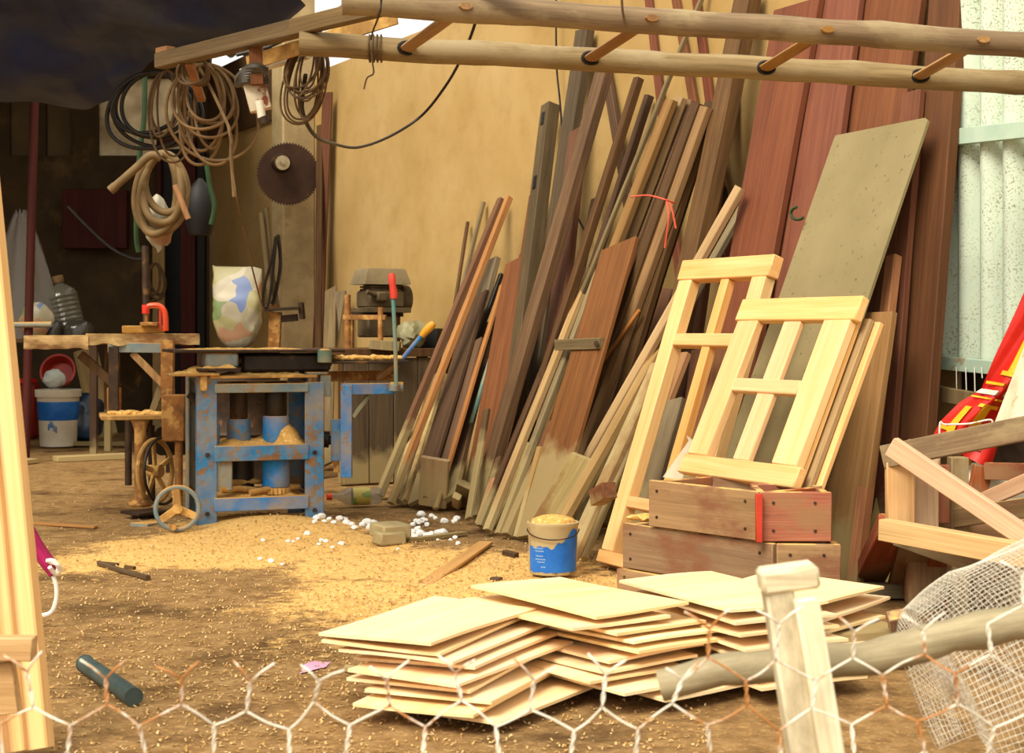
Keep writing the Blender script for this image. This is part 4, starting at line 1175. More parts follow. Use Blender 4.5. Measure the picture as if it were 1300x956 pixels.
L_('stubby red brown board rising just behind the shouldered plank', (640, 480), (668, 326), .66, .05, 12, .03, 'redbrown')
L_('narrow pink brown board leaning left of the tall grey post', (655, 420), (680, 250), .6, .03, 12, .025, 'redbrown')
L_('orange brown plank below the tall grey post', (622, 620), (668, 440), .9, .33, 15, .025, 'orange')
L_('short lath with dark patch lying against the shouldered plank', (608, 585), (618, 525), .98, .72, .045, .02, 'brown', px=False)
L_('small tilted offcut at the foot of the shouldered plank', (584, 640), (590, 622), 1, .95, .07, .03, 'darkbrown', px=False, vis=True, cat='offcut', name='offcut')
L_('little pale peg standing at the foot of the shouldered plank', (580, 648), (580, 636), 1.0, .97, .04, .03, 'tan', px=False, vis=True, cat='offcut', name='offcut')
# -- tall posts
pg = L_('tall grey mortised post, shortest of the tall posts', (662, 440), (699, 139), .72, .03, 10, .075, 'darkgrey')
L_('tall dark grey board reaching up behind the ladder beside the grey post', (700, 330), (743, 40), .5, .02, 15, .05, 'darkgrey')
L_('long brown board slanting from the ladder down across the grey post', (688, 370), (770, 86), .78, .09, 13, .05, 'brown')
L_('brown board leaning behind the slanting one with its foot near the wide plank', (706, 430), (735, 170), .58, .07, 17, .04, 'redbrown')
L_('short brown board leaning the other way under the ladder', (790, 215), (769, 90), .2, .02, 9, .03, 'brown')
wpg = world(pg); sgn = -1 if (wpg.to_3x3() @ V((0, 1, 0))).dot(WN) > 0 else 1
zs_ = [v.co.z for v in pg.data.vertices]; xs_ = [v.co.x for v in pg.data.vertices]; ys_ = [v.co.y for v in pg.data.vertices]
for dz_ in (.09, .47):
    obj('mortise_shade', MB().box((0, sgn*max(ys_), max(zs_)-dz_), ((max(xs_)-min(xs_))*.3, .008, .075), wpg, .001), M['black'], pg)  # black box on the face paints the shade of a slot
# -- dark battens and bundle
L_('dark notched batten, tallest of the dark pair left of the tied bundle', (700, 450), (811, 102), .92, .05, .045, .04, 'darkbrown', px=False)
L_('dark batten with a forked end leaning beside the notched one', (735, 400), (824, 124), .82, .03, .04, .04, 'darkbrown', px=False)
L_('short dark board behind the notched batten', (735, 350), (757, 255), .62, .08, 8, .03, 'darkbrown')
GB = 'boards of the tied bundle'
bund = [((776, 330), (853, 131), 'bundlebrown', 'leftmost pale board of the red tied bundle'), ((790, 330), (865, 128), 'tan', 'second board from the left in the red tied bundle'), ((800, 335), (876, 131), 'bundlebrown', 'third board from the left in the red tied bundle'),
        ((812, 340), (886, 135), 'darkbrown', 'dark board in the middle of the red tied bundle'), ((824, 345), (897, 140), 'bundlebrown', 'brown board right of the middle of the red tied bundle'), ((836, 350), (903, 133), 'darkbrown', 'rightmost dark board of the red tied bundle')]
for i, (a, b, m, lab) in enumerate(bund):
    L_(lab, a, b, .86-.03*i, .13-.012*i, 9.5, .035, m, group=GB)
L_('dark slanted board right of the tied bundle with its top behind the thick post', (843, 330), (899, 150), .62, .05, 14, .03, 'darkbrown')
L_('thin grey pole rising out of the bundle past both ladder rails', (824, 165), (897, -14), .8, .02, .022, .022, 'greywood', px=False)
for a, b, lab in (((840, 145), (823, -8), 'leftmost of three dark red laths rising behind the ladder'), ((881, 135), (857, -8), 'middle one of three dark red laths rising behind the ladder'), ((901, 130), (883, -8), 'rightmost of three dark red laths rising behind the ladder')):
    t0 = Wl(b[0], b[1], .012); s0 = Wl(a[0], a[1], .03)
    dd = (s0-t0); f = t0.z/(t0.z-s0.z)
    b0_ = t0+dd*f; b0_.z = 0
    board(lab, b0_, t0, .055, .02, 'mahogany')
L_('thick brown post rising past the ladder right of the bundle', (866, 400), (952, -10), .74, .03, 20, .07, 'brown')
L_('dark board standing directly behind the thick brown post', (885, 400), (925, 110), .5, .02, 18, .03, 'redbrown')
L_('pale batten leaning steeply from the red boards down behind the window frames', (826, 445), (940, 243), .98, .2, .055, .03, 'tan', px=False)
L_('grey batten lying just under the pale steep one', (834, 463), (944, 265), .97, .18, .045, .03, 'greywood', px=False)
L_('thin sharp orange lath in front of the brown boards', (776, 446), (812, 396), .95, .45, .02, .012, 'orange', px=False)
for i, (a, b, m) in enumerate((((728, 560), (800, 350), 'brown'), ((760, 560), (832, 355), 'darkbrown'), ((785, 560), (848, 370), 'redbrown'), ((806, 540), (862, 380), 'darkbrown'))):
    L_(['brown board in the dark gap right of the wide plank', 'dark board second in the gap right of the wide plank', 'red brown board third in the gap right of the wide plank', 'dark board last in the gap beside the tall window frame'][i], a, b, .74-.05*i, .18-.02*i, 17, .03, m)
# -- wide plank and its neighbours
wp = thing('wide_plank', 'wide brown plank with a muddy foot and a bolted batten across it', 'plank', Gd(690, 1.02))
bot = low(787, 322, 735, 500, 1.08); top = Wl(787, 320, .44)
board(None, bot, top, 39/mid_k((bot+top)/2), .025, 'redbrown', parent=wp, name='board')
q0 = Wl(706, 437, .80); nrm = (top-bot).normalized()
def onplank(px, py, off):
    r = V(((px-CX)/F, 1, (YH-py)/F)); o = V((0, 0, CAMH)); nn = WD.cross((top-bot).normalized()).normalized()
    if nn.dot(WN) > 0: nn = -nn
    p = bot+nn*off
    return o+r*(nn.dot(p-o)/nn.dot(r))
a_, b_ = onplank(707, 438, .035), onplank(764, 436, .035)
ob = obj('cross_batten', MB().bar(a_, b_, .05, .03, (0, 0, 1)), M['greywood'], wp, M=mat4(*frame_from(b_-a_), a_))
obj('bolt', MB().cyl(onplank(757, 436, .045), onplank(757, 436, .062), .012, 8), M['rustdark'], ob)
L_('dark thin batten against the left edge of the wide plank', (655, 560), (742, 345), 1.06, .36, .04, .03, 'darkbrown', px=False)
L_('tan batten second from the left edge of the wide plank', (665, 560), (750, 345), 1.10, .40, .045, .03, 'tan', px=False)
L_('grey batten third from the left edge of the wide plank', (672, 580), (759, 350), 1.12, .42, .035, .03, 'greywood', px=False)
L_('short broad tan board with a square top left of the wide plank', (624, 668), (671, 566), 1.12, .8, .07, .03, 'muddy', vis=True, px=False, yaw=35)
L_('red brown batten sloping beside the short broad tan board', (643, 683), (704, 540), 1.15, .7, .05, .035, 'redbrown', vis=True, px=False)
L_('split pale lath at the foot of the lumber left of the bucket', (656, 684), (686, 570), 1.15, .85, .03, .02, 'tan', vis=True, px=False)
L_('thin lath standing at the left end of the sloping battens', (612, 655), (634, 585), 1.05, .78, .035, .02, 'brown', px=False)
L_('broken peg leaning at the foot of the sloping battens', (616, 645), (628, 612), 1.05, .92, .03, .025, 'orange', px=False, cat='offcut', name='offcut')
L_('pale rounded board standing left of the paint bucket', (682, 690), (741, 590), 1.22, .98, .105, .03, 'muddy', vis=True, px=False, yaw=30, cut=.3)
L_('long light batten running down behind the paint bucket', (712, 672), (838, 445), 1.12, .42, .055, .035, 'tan', px=False)
L_('long muddy batten running down right of the paint bucket', (736, 690), (836, 468), 1.16, .5, .07, .03, 'muddy', px=False)
L_('thin dark batten between the light batten and the tall window frame', (742, 690), (800, 545), 1.16, .7, .03, .03, 'brown', px=False)
L_('thin pale lath between the muddy batten and the tall window frame', (752, 690), (806, 560), 1.18, .74, .03, .02, 'tan', px=False)
bk = P(765, 627, 5.8)
tag(obj('offcut', MB().bar(P(757, 632, 5.86), P(774, 622, 5.75), .06, .055, (0, 0, 1)), M['redbrown'], M=mat4(*frame_from(P(774, 622, 5.75)-P(757, 632, 5.86)), bk)), 'little red brown block wedged beside the tall window frame', 'offcut')
L_('plain grey board standing inside the tall window frame', (822, 640), (855, 516), .98, .68, 24, .03, 'greywood')
L_('orange batten crossing behind the tall window frame', (828, 560), (870, 452), .92, .5, .06, .03, 'orange', px=False)
L_('broad brown panel behind the lower panes of the tall window frame', (880, 640), (905, 448), .92, .62, 48, .02, 'redbrown')
# frosted plastic offcut
fq = [P(842, 606, 5.62), P(875, 560, 5.72), P(872, 553, 5.72), P(882, 560, 5.7), P(866, 610, 5.58)]
mbf = MB(); nf = V((-.8, -.5, .3)).normalized()*.003
mbf.add([p for p in fq]+[p+nf for p in fq], [(0, 1, 2, 3, 4), (9, 8, 7, 6, 5)]+[(i, (i+1) % 5, 5+(i+1) % 5, 5+i) for i in range(5)])
tag(obj('plastic_offcut', mbf, M['frost']), 'frosted plastic offcut tucked between the two window frames', 'plastic sheet')
# -- big red boards
RB = 'large red boards'
def red(label, l0, l1, wp_, th, D, d, mat, **k):
    """left edge image points l0 (low) l1 (top)"""
    L_(label, l0, l1, D, d, wp_, th, mat, group=RB, **k)
L_('wide red board leftmost of the big red boards, its top corner in view', (957, 330), (1014, 8), .58, .06, 56, .035, 'mahogany', group=RB)
L_('red board second from the left, partly behind the speckled sheet', (1018, 330), (1066, -12), .56, .05, 62, .035, 'mahogany', group=RB)
L_('red board third from the left, rising over the speckled sheet', (1086, 330), (1138, -12), .50, .05, 74, .035, 'mahogany', group=RB)
L_('dark red board rightmost of the big red boards beside the corrugated sheet', (1174, 400), (1206, -12), .46, .05, 40, .05, 'mahogany_dark', group=RB)
L_('narrow red board edge between the rightmost boards', (1130, 500), (1160, 120), .60, .2, 24, .03, 'mahogany', group=RB)
L_('brown panel with an orange sawn edge right of the speckled sheet', (1072, 640), (1106, 400), .62, .33, 58, .03, 'panelbrown')
L_('orange edged board standing between the brown panel and the red boards', (1092, 690), (1135, 330), .72, .22, .05, .04, 'orange', px=False)
# green plastic tie on the red boards
tag(obj('plastic_tie', MB().tube([Wl(1013+9*math.cos(a), 271+8*math.sin(a), .42) for a in [i*.35 for i in range(2, 14)]], .006, 6), M['cable_green']), 'small green plastic loop beside the speckled sheet', 'plastic tie')
# -- speckled sheet
sb0 = Gd(868, .97); st1 = perp(sb0, 1060, 172)
up = (st1-sb0); upn = up.normalized()
swid = .52
SMx = mat4(WD, upn.cross(WD) if False else (upn.cross(WD)), upn, sb0)
SMx = mat4(WD, upn.cross(WD), upn, sb0)
L0 = up.length
poly = [(0, .0), (swid, .0), (swid, L0+.0), (swid-.02, L0+.012), (0, L0)]
mb = MB(); nn = SMx.to_3x3() @ V((0, 1, 0))
a0 = [SMx @ V((x, 0, z)) for x, z in poly]; a1 = [SMx @ V((x, .012, z)) for x, z in poly]
mb.add(a0+a1, [(0, 1, 2, 3, 4), (9, 8, 7, 6, 5)]+[(i, (i+1) % 5, 5+(i+1) % 5, 5+i) for i in range(5)])
tag(obj('speckled_sheet', mb, M['sheet'], M=SMx), 'tall grey green speckled sheet leaning behind the small window sash', 'sheet')
# -- window frames
def sash(name, label, B0, T0, W, hts, cols, sw, rails, th, mat, horn=.03, barw=.035, mould=True, off=0, cross=None):
    """rails: list of (z, height) fractions in metres; cols: list of bar x positions"""
    up = T0-B0; H = up.length; z = up.normalized(); y = z.cross(WD)
    if y.dot(WN) < 0: y = -y
    x = y.cross(z)
    Mx = mat4(x, y, z, B0+y*off)
    r = bpy.data.objects.new(name, None); COL.objects.link(r); r.matrix_basis = Mx
    tag(r, label, 'window frame')
    def bar(nm, x0, x1, z0, z1, yy=0, t=None):
        t = t or th
        c = V(((x0+x1)/2, yy+t/2, (z0+z1)/2)); s = (x1-x0, t, z1-z0)
        vert = (z1-z0) > (x1-x0)
        mb = MB().box(c, s, Mx, .004)
        ax = mat4(x, y, z, Mx @ c) if vert else mat4(z, y, -x, Mx @ c)
        return obj(nm, mb, M[mat], r, M=ax)
    (zb, hb), (zt, ht) = rails[0], rails[-1]
    for i, (x0, x1) in enumerate(((0, sw[0]), (W-sw[1], W))):
        st = bar('stile', x0, x1, zb+hb, zt)
        if mould:
            if i == 0: obj('moulding', MB().box(((x1+.01), th*.62, (zb+hb+zt)/2), (.022, th*.55, zt-zb-hb), Mx, .005), M[mat], st)
            else: obj('moulding', MB().box(((x0-.01), th*.62, (zb+hb+zt)/2), (.022, th*.55, zt-zb-hb), Mx, .005), M[mat], st)
    bar('top_rail', -horn, W+horn, zt, zt+ht)
    bar('bottom_rail', -horn, W+horn, zb, zb+hb)
    for xc in cols:
        bb = bar('glazing_bar', xc-barw/2, xc+barw/2, zb+hb, zt, .006, th-.012)
        if mould:
            obj('moulding', MB().box((xc+barw*.62, th*.62, (zb+hb+zt)/2), (barw*.5, th*.5, zt-zb-hb), Mx, .004), M[mat], bb)
    for zc, hh in rails[1:-1]:
        bar('cross_bar', sw[0], W-sw[1], zc, zc+hh, -.001, th-.004)
    return r
FA0 = Gd(757, 1.17); FA1 = perp(FA0, 868, 333); HA = (FA1-FA0).length
sash('window_frame', 'tall pale window frame standing on the ground behind the crates', FA0, FA1, .56, None, (.30,), (.085, .085), ((.012, .05), (.24, .045), (HA*.72, .05), (HA-.075, .085)), .05, 'fresh', horn=.015, barw=.05, mould=False)
SB0 = P(863, 599, 5.46); SB1 = perp(SB0, 945, 384); HB = (SB1-SB0).length
sash('window_sash', 'pale four pane window sash standing on the crates', SB0, SB1, .60, None, (.30,), (.115, .13), ((0, .07), (HB*.48, .05), (HB-.07, .085)), .034, 'freshpale', horn=.02, barw=.09, mould=False)
zS = (SB1-SB0).normalized(); yS = zS.cross(WD)
if yS.dot(WN) < 0: yS = -yS
for i, (x_, o_, m_, lab) in enumerate(((.545, .045, 'fresh', 'pale plank leaning close behind the right stile of the window sash'), (.565, .075, 'tan', 'second plank behind the right stile of the window sash'), (.585, .10, 'fresh', 'third plank behind the right stile of the window sash, next to the sheet'))):
    b_ = SB0+WD*x_+yS*o_+zS*.012
    board(lab, b_, b_+zS*(HB-.05), .10, .022, m_, rough=.3)

# red twine round the bundle
def onwall(px, py, d): return Wl(px, py, d)
tw = MB().tube(smooth([onwall(801, 250, .55), onwall(822, 248, .58), onwall(843, 253, .56), onwall(856, 258, .5)]), .004, 6)
tw.tube(smooth([onwall(846, 256, .56), onwall(849, 275, .57), onwall(846, 300, .57), onwall(844, 315, .57)]), .004, 6)
tw.tube(smooth([onwall(850, 257, .54), onwall(854, 270, .54), onwall(858, 290, .54)]), .004, 6)
tag(obj('red_twine', tw, M['redplastic']), 'red plastic twine tied around the bundle of boards', 'twine')
tag(obj('crumpled_bundle', MB().blob(Wl(917, 262, .09), .055, 4, .4, 2, 3, (.7, .8, 1.5)), M['black']), 'dark crumpled bundle hung on the wall behind the pale batten', 'bundle')
# ---------------------------------------------------------------- crates under the sash
def crate(label, o, xd, w, dep, h, mat, endmat=None, name='crate', th=.022, cleats=True):
    xd = V(xd).normalized(); yd = V((-xd.y, xd.x, 0))
    Mx = mat4(xd, yd, V((0, 0, 1)), V(o))
    r = bpy.data.objects.new(name, None); COL.objects.link(r); r.matrix_basis = Mx
    tag(r, label, 'crate')
    Mh = lambda c: Mx @ Matrix.Translation(c) @ Matrix.Rotation(math.radians(90), 4, 'Y')
    Ms = lambda c: Mx @ Matrix.Translation(c) @ Matrix.Rotation(math.radians(90), 4, 'X')
    fp = obj('front_panel', MB().box((w/2, th/2, h/2), (w, th, h), Mx, .003), M[mat], r, M=Mh((w/2, 0, h/2)))
    obj('back_panel', MB().box((w/2, dep-th/2, h/2), (w, th, h), Mx, .003), M[mat], r, M=Mh((w/2, dep, h/2)))
    for x in (th/2, w-th/2):
        obj('end_panel', MB().box((x, dep/2, h/2-.002), (th, dep-2*th, h-.004), Mx, .003), M[endmat or mat], r, M=Ms((x, dep/2, h/2)))
    obj('base_board', MB().box((w/2, dep/2, .012), (w-2*th, dep-2*th, .012), Mx, .002), M[mat], r, M=Mh((w/2, dep/2, 0)))
    for x in (.04, w-.05):
        for z in (h*.22, h*.78):
            obj('nail', MB().cyl(Mx @ V((x, .001, z)), Mx @ V((x, -.0025, z)), .005, 8), M['rustdark'], fp)
    return r, Mx
CD = V((.63, -.78, 0)).normalized()
o1 = G(790, 763)
crate('weathered grey brown crate in the middle of the left crate stack', V((o1.x, o1.y, .112)), CD, .66, .27, .148, 'crate')
crate('bottom crate of the left stack, mostly behind the plywood', V((o1.x-.02, o1.y+.0, .001)), CD, .66, .27, .108, 'crate')
o2 = P(823, 657, 5.13); o2.z = .264
crate('weathered grey crate on top of the left stack under the window sash', o2+V((-.0, -.0, 0)), CD, .475, .30, .15, 'crate', 'cratered')
e1 = V((o1.x, o1.y, 0))+CD*.68
crate('small dusty crate low on the right, below the red crate', V((e1.x, e1.y+.01, .112)), (1, -.08, 0), .19, .25, .148, 'crate', 'cratered')
crate('bottom crate of the right stack, hidden by the plywood', V((e1.x-.01, e1.y+.0, .001)), (1, -.08, 0), .2, .25, .108, 'crate', 'cratered')
e2 = V((o2.x, o2.y, .264))+CD*.485
crate('small red crate on top of the right stack beside the window sash', e2, (1, -.04, 0), .215, .27, .15, 'cratered', 'cratered')
tag(obj('red_batten', MB().bar(e2+V((-.006, -.016, .0)), e2+V((-.006, -.016, .146)), .02, .02, (1, 0, 0)), mottled('red_painted_batten', '#a02c18', '#b93c22', 8, .7, .1)), 'bright red upright batten at the joint of the two top crates', 'batten')
for px, py, r_, sd in ((822, 660, .03, 3), (808, 664, .022, 4), (900, 676, .03, 6)):
    c_ = P(px, py, 5.28); c_.z = .262
    if px == 900: continue
    tag(obj('sawdust_heap', MB().blob(c_+V((0, .04, .008)), r_, sd, .3, 3, 2, (1.4, 1, .45)), M['sawdust']), ['small heap of yellow sawdust on the middle crate by its left end', 'smaller heap of yellow sawdust at the very left end of the middle crate'][px == 808], 'sawdust', kind='stuff')

# ---------------------------------------------------------------- paint bucket
bb_ = G(702, 727); bb_.z = 0
bk = thing('paint_bucket', 'dented blue paint bucket heaped with sawdust', 'bucket', bb_)
BM = Matrix.Translation(bb_)
obj('pail', MB().lathe([(.085, 0), (.088, .004), (.09, .06), (.093, .175), (.0965, .18), (.0965, .19), (.092, .192), (.088, .185), (.085, .02), (0, .02)], BM, 36), speck_mat('greasy_white_pail', '#a99670', '#c5b489', '#7d6a44', 20, .55, .62), bk)
lab = MB()
for i in range(25):
    a = math.radians(200+i*140/24)
    lo_ = .012+.006*noise.noise(V((i*.5, 0, 0))); hi_ = .105+.02*noise.noise(V((i*.4, 4, 0)))+.062*(max(0, min(1, (i-12)/8))**1.5)
    for z in (lo_, hi_):
        rr = .0885+.0045*z/.175+.0012
        lab.v.append(bb_+V((rr*math.cos(a), rr*math.sin(a), z)))
lab.f = [(2*i, 2*i+2, 2*i+3, 2*i+1) for i in range(24)]
tag(obj('label', lab, M['bucketlabel'], bk), 'torn bright blue label')
mark = mottled('pale_print', '#7fa0c0', '#93b0c8', 9, .6, 0)
mk = MB()
for i, (z, a0, a1) in enumerate(((.098, 222, 246), (.088, 224, 250), (.070, 226, 246), (.058, 224, 252), (.048, 230, 250), (.03, 240, 252))):
    for j in range(int((a1-a0)/4)):
        A = math.radians(a0+j*4); Bq = math.radians(a0+j*4+2.8); rr = .0885+.0045*z/.175+.002
        mk.add([bb_+V((rr*math.cos(q_), rr*math.sin(q_), zz)) for q_, zz in ((A, z), (Bq, z), (Bq, z+.005), (A, z+.005))], [(0, 1, 2, 3)])
obj('label_print', mk, mark, bk)
tag(obj('sawdust', MB().blob(bb_+V((0, 0, .182)), .086, 11, .12, 3, 3, (1, 1, .4)), M['sawdust'], bk), kind='stuff')
obj('handle', MB().tube([bb_+V((.096*math.cos(a), -.02-.085*abs(math.sin(a)), .165-.03*math.sin(a))) for a in [math.pi*i/16 for i in range(17)]], .0025, 6), M['rustdark'], bk)

# ---------------------------------------------------------------- stacks of plywood panels
def ply_stack(corner, xd, w, d, n, ztop, fan, seed, labels, grp, first=None, th=.0075):
    rnd = random.Random(seed)
    xd = V(xd).normalized(); zs = []
    c0 = V((corner.x, corner.y, 0))
    for i in range(n):                          # 0 = top sheet
        z = ztop*(1-i/n)
        off = fan(i)
        a = math.atan2(xd.y, xd.x)+math.radians(rnd.uniform(-5, 5) if i else 0)
        X = V((math.cos(a), math.sin(a), 0)); Y_ = V((-X.y, X.x, 0))
        tiltx, tilty = (rnd.uniform(-.9, .9), rnd.uniform(-.7, .7)) if i else (.4, 0)
        Mx = mat4(X, Y_, V((0, 0, 1)), c0+V(off)+V((0, 0, z-th))) @ Matrix.Rotation(math.radians(tiltx), 4, 'X') @ Matrix.Rotation(math.radians(tilty), 4, 'Y')
        ww, dd = w*(1+rnd.uniform(-.03, .03)*(i > 0)), d*(1+rnd.uniform(-.03, .05)*(i > 0))
        sd = rnd.random()*9
        def fn(u, v, top):
            return Mx @ V((ww*u, dd*v, (th if top else 0)+.004*math.sin(u*3.1+sd)*math.sin(v*2.7+sd*2)))
        mb = MB(); nu, nv = 8, 6
        t_ = MB().grid(lambda u, v: fn(u, v, 1), nu, nv); b_ = MB().grid(lambda u, v: fn(u, v, 0), nu, nv)
        mb.add(t_.v, t_.f); mb.add(b_.v, [tuple(reversed(f)) for f in b_.f])
        N1 = (nu+1)*(nv+1)
        idx = lambda i_, j_: i_*(nv+1)+j_
        for i_ in range(nu):
            for j_ in (0, nv):
                mb.f.append((idx(i_, j_), idx(i_+1, j_), N1+idx(i_+1, j_), N1+idx(i_, j_)))
        for j_ in range(nv):
            for i_ in (0, nu):
                mb.f.append((idx(i_, j_), idx(i_, j_+1), N1+idx(i_, j_+1), N1+idx(i_, j_)))
        o = obj('plywood_panel', mb, M['ply'], M=Mx @ Matrix.Rotation(math.radians(90), 4, 'Y'), sharp=40)
        tag(o, labels(i, n), 'plywood panel', grp)
ORD = ['top', 'second', 'third', 'fourth', 'fifth', 'sixth', 'seventh', 'eighth', 'ninth', 'tenth', 'eleventh']
def lab_for(where):
    return lambda i, n: 'square plywood panel on top of the %s' % where if i == 0 else ('plywood panel at the bottom of the %s' % where if i == n-1 else 'plywood panel %s from the top in the %s' % (ORD[i], where))
r1 = random.Random(5)
f1 = [V((0, 0, 0)), V((.02, .01, 0)), V((.05, -.01, 0)), V((.10, .03, 0)), V((.06, -.06, 0)), V((.09, -.02, 0)), V((.14, -.05, 0)), V((.10, -.1, 0)), V((.16, -.08, 0)), V((.12, -.05, 0))]
# corners: origin is the front corner, x towards the right rear, y towards the left rear
c1 = P(547, 818, 3.62)
ply_stack(c1, (.46, .89, 0), .55, .31, 9, .18, lambda i: f1[i], 5, lab_for('left plywood stack'), 'panels of the left stack')
c2 = P(757, 782, 3.87)
f2 = [V((0, 0, 0)), V((-.06, -.05, 0)), V((.05, -.02, 0)), V((.09, -.03, 0)), V((.10, -.05, 0)), V((.03, -.04, 0)), V((.02, -.07, 0)), V((-.02, -.10, 0)), V((.06, -.13, 0)), V((.16, -.10, 0))]
ply_stack(c2, (.80, .60, 0), .31, .53, 10, .20, lambda i: f2[i], 6, lab_for('middle plywood stack'), 'panels of the middle stack')
c3 = P(927, 778, 3.92)
f3 = [V((.01*i, -.012*i, 0)) for i in range(8)]
ply_stack(c3, (.88, .47, 0), .31, .52, 7, .205, lambda i: f3[i]*1.1, 7, lab_for('right plywood stack behind the fence post'), 'panels of the right stack')
c4 = P(1018, 786, 4.02)
f4 = [V((.0, 0, 0)), V((.03, .01, 0)), V((.0, -.02, 0)), V((.05, 0, 0)), V((.02, -.02, 0)), V((.03, .02, 0))]
ply_stack(c4, (.62, .78, 0), .48, .36, 5, .19, lambda i: f4[i], 8, lab_for('small plywood stack right of the fence post'), 'panels of the small stack')
for i, (px, py) in enumerate(((1070, 838),)):
    pass
tag(obj('brown_panel', MB().box((0, 0, .05), (.42, .3, .1), axes(-20, V((G(1040, 850).x, G(1040, 850).y+.12, 0))), .006), M['redbrown']), 'red brown board block under the small plywood stack', 'board')

# ---------------------------------------------------------------- things lying on the yard
wbk = G(497, 690); wbk.z = 0
o = tag(obj('wood_block', MB().box((0, .05, .05), (.13, .16, .06), axes(-28, wbk+V((.015, 0, 0))), .008).box((-.01, .0, .025), (.12, .1, .055), axes(-28, wbk), .008), M['stone']), 'grey dusty wood block lying among white foam crumbs', 'wood block')
# white foam crumbs
FG = 'white foam crumbs on the sawdust'
spots = [(402, 670), (408, 666), (418, 668), (424, 672), (432, 664), (440, 670), (446, 671), (438, 662), (412, 672), (400, 673), (460, 669), (466, 666), (470, 670), (474, 664), (472, 672), (524, 664), (528, 660), (533, 662), (538, 660), (542, 664), (530, 670), (520, 678), (526, 680), (523, 674), (534, 676), (541, 677), (547, 677), (552, 676), (556, 673), (562, 674), (553, 656), (580, 657), (577, 660), (601, 652), (556, 686), (572, 688), (578, 682), (366, 686), (372, 686), (378, 684), (408, 686), (414, 687), (405, 690), (422, 694), (433, 690), (505, 697), (344, 709), (330, 706), (358, 712), (390, 680), (564, 660), (548, 654), (535, 653), (450, 674), (582, 697), (334, 684)]
rnd = random.Random(12)
protos = []
for i, (px, py) in enumerate(spots):
    g = G(px, py); z = gz(g.x, g.y)
    s_ = rnd.uniform(.010, .019)*(.75 if py > 682 or px < 395 else 1.25)
    if i < 5:
        mb = MB().blob((0, 0, .55), 1, i+70, .55, 1.9, 2, (1.1, .9, .75))
        o = obj('foam_crumb', mb, M['foam'], M=Matrix())
        protos.append(o)
    else:
        o = protos[i % 5].copy(); COL.objects.link(o)
    o.matrix_basis = Matrix.Translation((g.x, g.y, z)) @ Matrix.Rotation(rnd.uniform(0, 6.3), 4, 'Z') @ Matrix.Scale(s_, 4)
    tag(o, 'small white foam crumb lying on the sawdust near the grey block', 'foam crumb', FG)
# bottle
bo = G(452, 641); bo.z = .045
bd_ = V((.97, .25, 0)).normalized()
bt = thing('plastic_bottle', 'clear plastic bottle with a red cap lying on the ground', 'bottle', V((bo.x, bo.y, 0)))
bMx = mat4(*frame_from(bd_), bo-bd_*.13)
obj('body', MB().lathe([(.014, .0), (.014, .03), (.02, .04), (.043, .08), (.045, .09), (.045, .24), (.038, .262), (0, .255)], bMx, 28), M['clear'], bt)
obj('cap', MB().lathe([(.0, -.022), (.018, -.022), (.018, .004), (.0, .004)], bMx, 18), M['redplastic'], bt)
tag(obj('label', MB().lathe([(.0458, .11), (.0462, .115), (.0462, .195), (.0458, .2)], bMx, 28, cap=False), patch_mat('bottle_label', ['#9c8a2a', '#b9a64a', '#a3352a', '#7f8f3a', '#c2b57c'], 20), bt), 'yellow and red printed label')
def stick(label, pts, r, mat, cat='stick', name='stick', flat=None):
    pts = [V(p) for p in pts]
    if flat:
        o = obj(name, MB().bar(pts[0], pts[-1], flat[0], flat[1], (pts[-1]-pts[0]).cross(V((0, 0, 1)))), M[mat], M=mat4(*frame_from(pts[-1]-pts[0]), pts[0]))
    else:
        o = obj(name, MB().tube(smooth(pts, 4), r, 7), M[mat], M=mat4(*frame_from(pts[-1]-pts[0]), pts[0]))
    return tag(o, label, cat)
gp = lambda px, py, z=.01: G(px, py)+V((0, 0, gz(G(px, py).x, G(px, py).y)+z))
stick('dark crooked stick lying on the left of the yard', [gp(126, 716), gp(150, 722), gp(170, 728), gp(188, 733)], .011, 'stickwood')
stick('short thin twig above the dark crooked stick', [gp(124, 711, .006), gp(150, 715, .006)], .006, 'stickwood')
stick('tiny dark chip beside the dark crooked stick', [gp(159, 718, .006), gp(171, 719, .006)], .009, 'stickwood')
stick('long pale lath lying on the ground beside the leaning boards', [gp(30, 663, .008), gp(122, 669, .008)], 0, 'fallen', flat=(.03, .012))
stick('thin grey batten lying in the sawdust by the foam crumbs', [gp(516, 689, .012), gp(590, 676, .012)], 0, 'greywood', flat=(.035, .018))
stick('broad red brown board end half buried in the sawdust', [gp(537, 737, -.006), gp(617, 697, .010)], 0, 'fallen', flat=(.06, .012))
stick('small brown wood chip in the sawdust near the plywood', [gp(624, 732, .006), gp(636, 733, .006)], 0, 'stickwood', flat=(.03, .012))
stick('dark scrap lying left of the paint bucket', [gp(640, 704, .01), gp(656, 706, .01)], 0, 'stickwood', flat=(.03, .02))
pA, pB = gp(108, 848, .024), gp(170, 893, .024); pd = (pB-pA).normalized()
pm_ = MB().cyl(pA, pB, .023, 22)
tag(obj('pipe', pm_.cyl(pA-pd*.001, pA+pd*.004, .0245, 22), M['greypipe'], M=mat4(*frame_from(pd), pA)), 'dark green grey pipe lying at the bottom left of the yard', 'pipe')
tag(obj('paper_scrap', MB().grid(lambda u, v: gp(380+34*u+6*v, 850-9*v-6*u, .004+.004*math.sin(u*5)*v), 8, 5), M['pink']), 'torn pink paper scrap lying on the earth', 'paper')
stick('curled leaf of bark lying right of the pink paper', [gp(440, 849), gp(452, 851), gp(462, 848)], .012, 'darkbrown', cat='bark', name='bark')
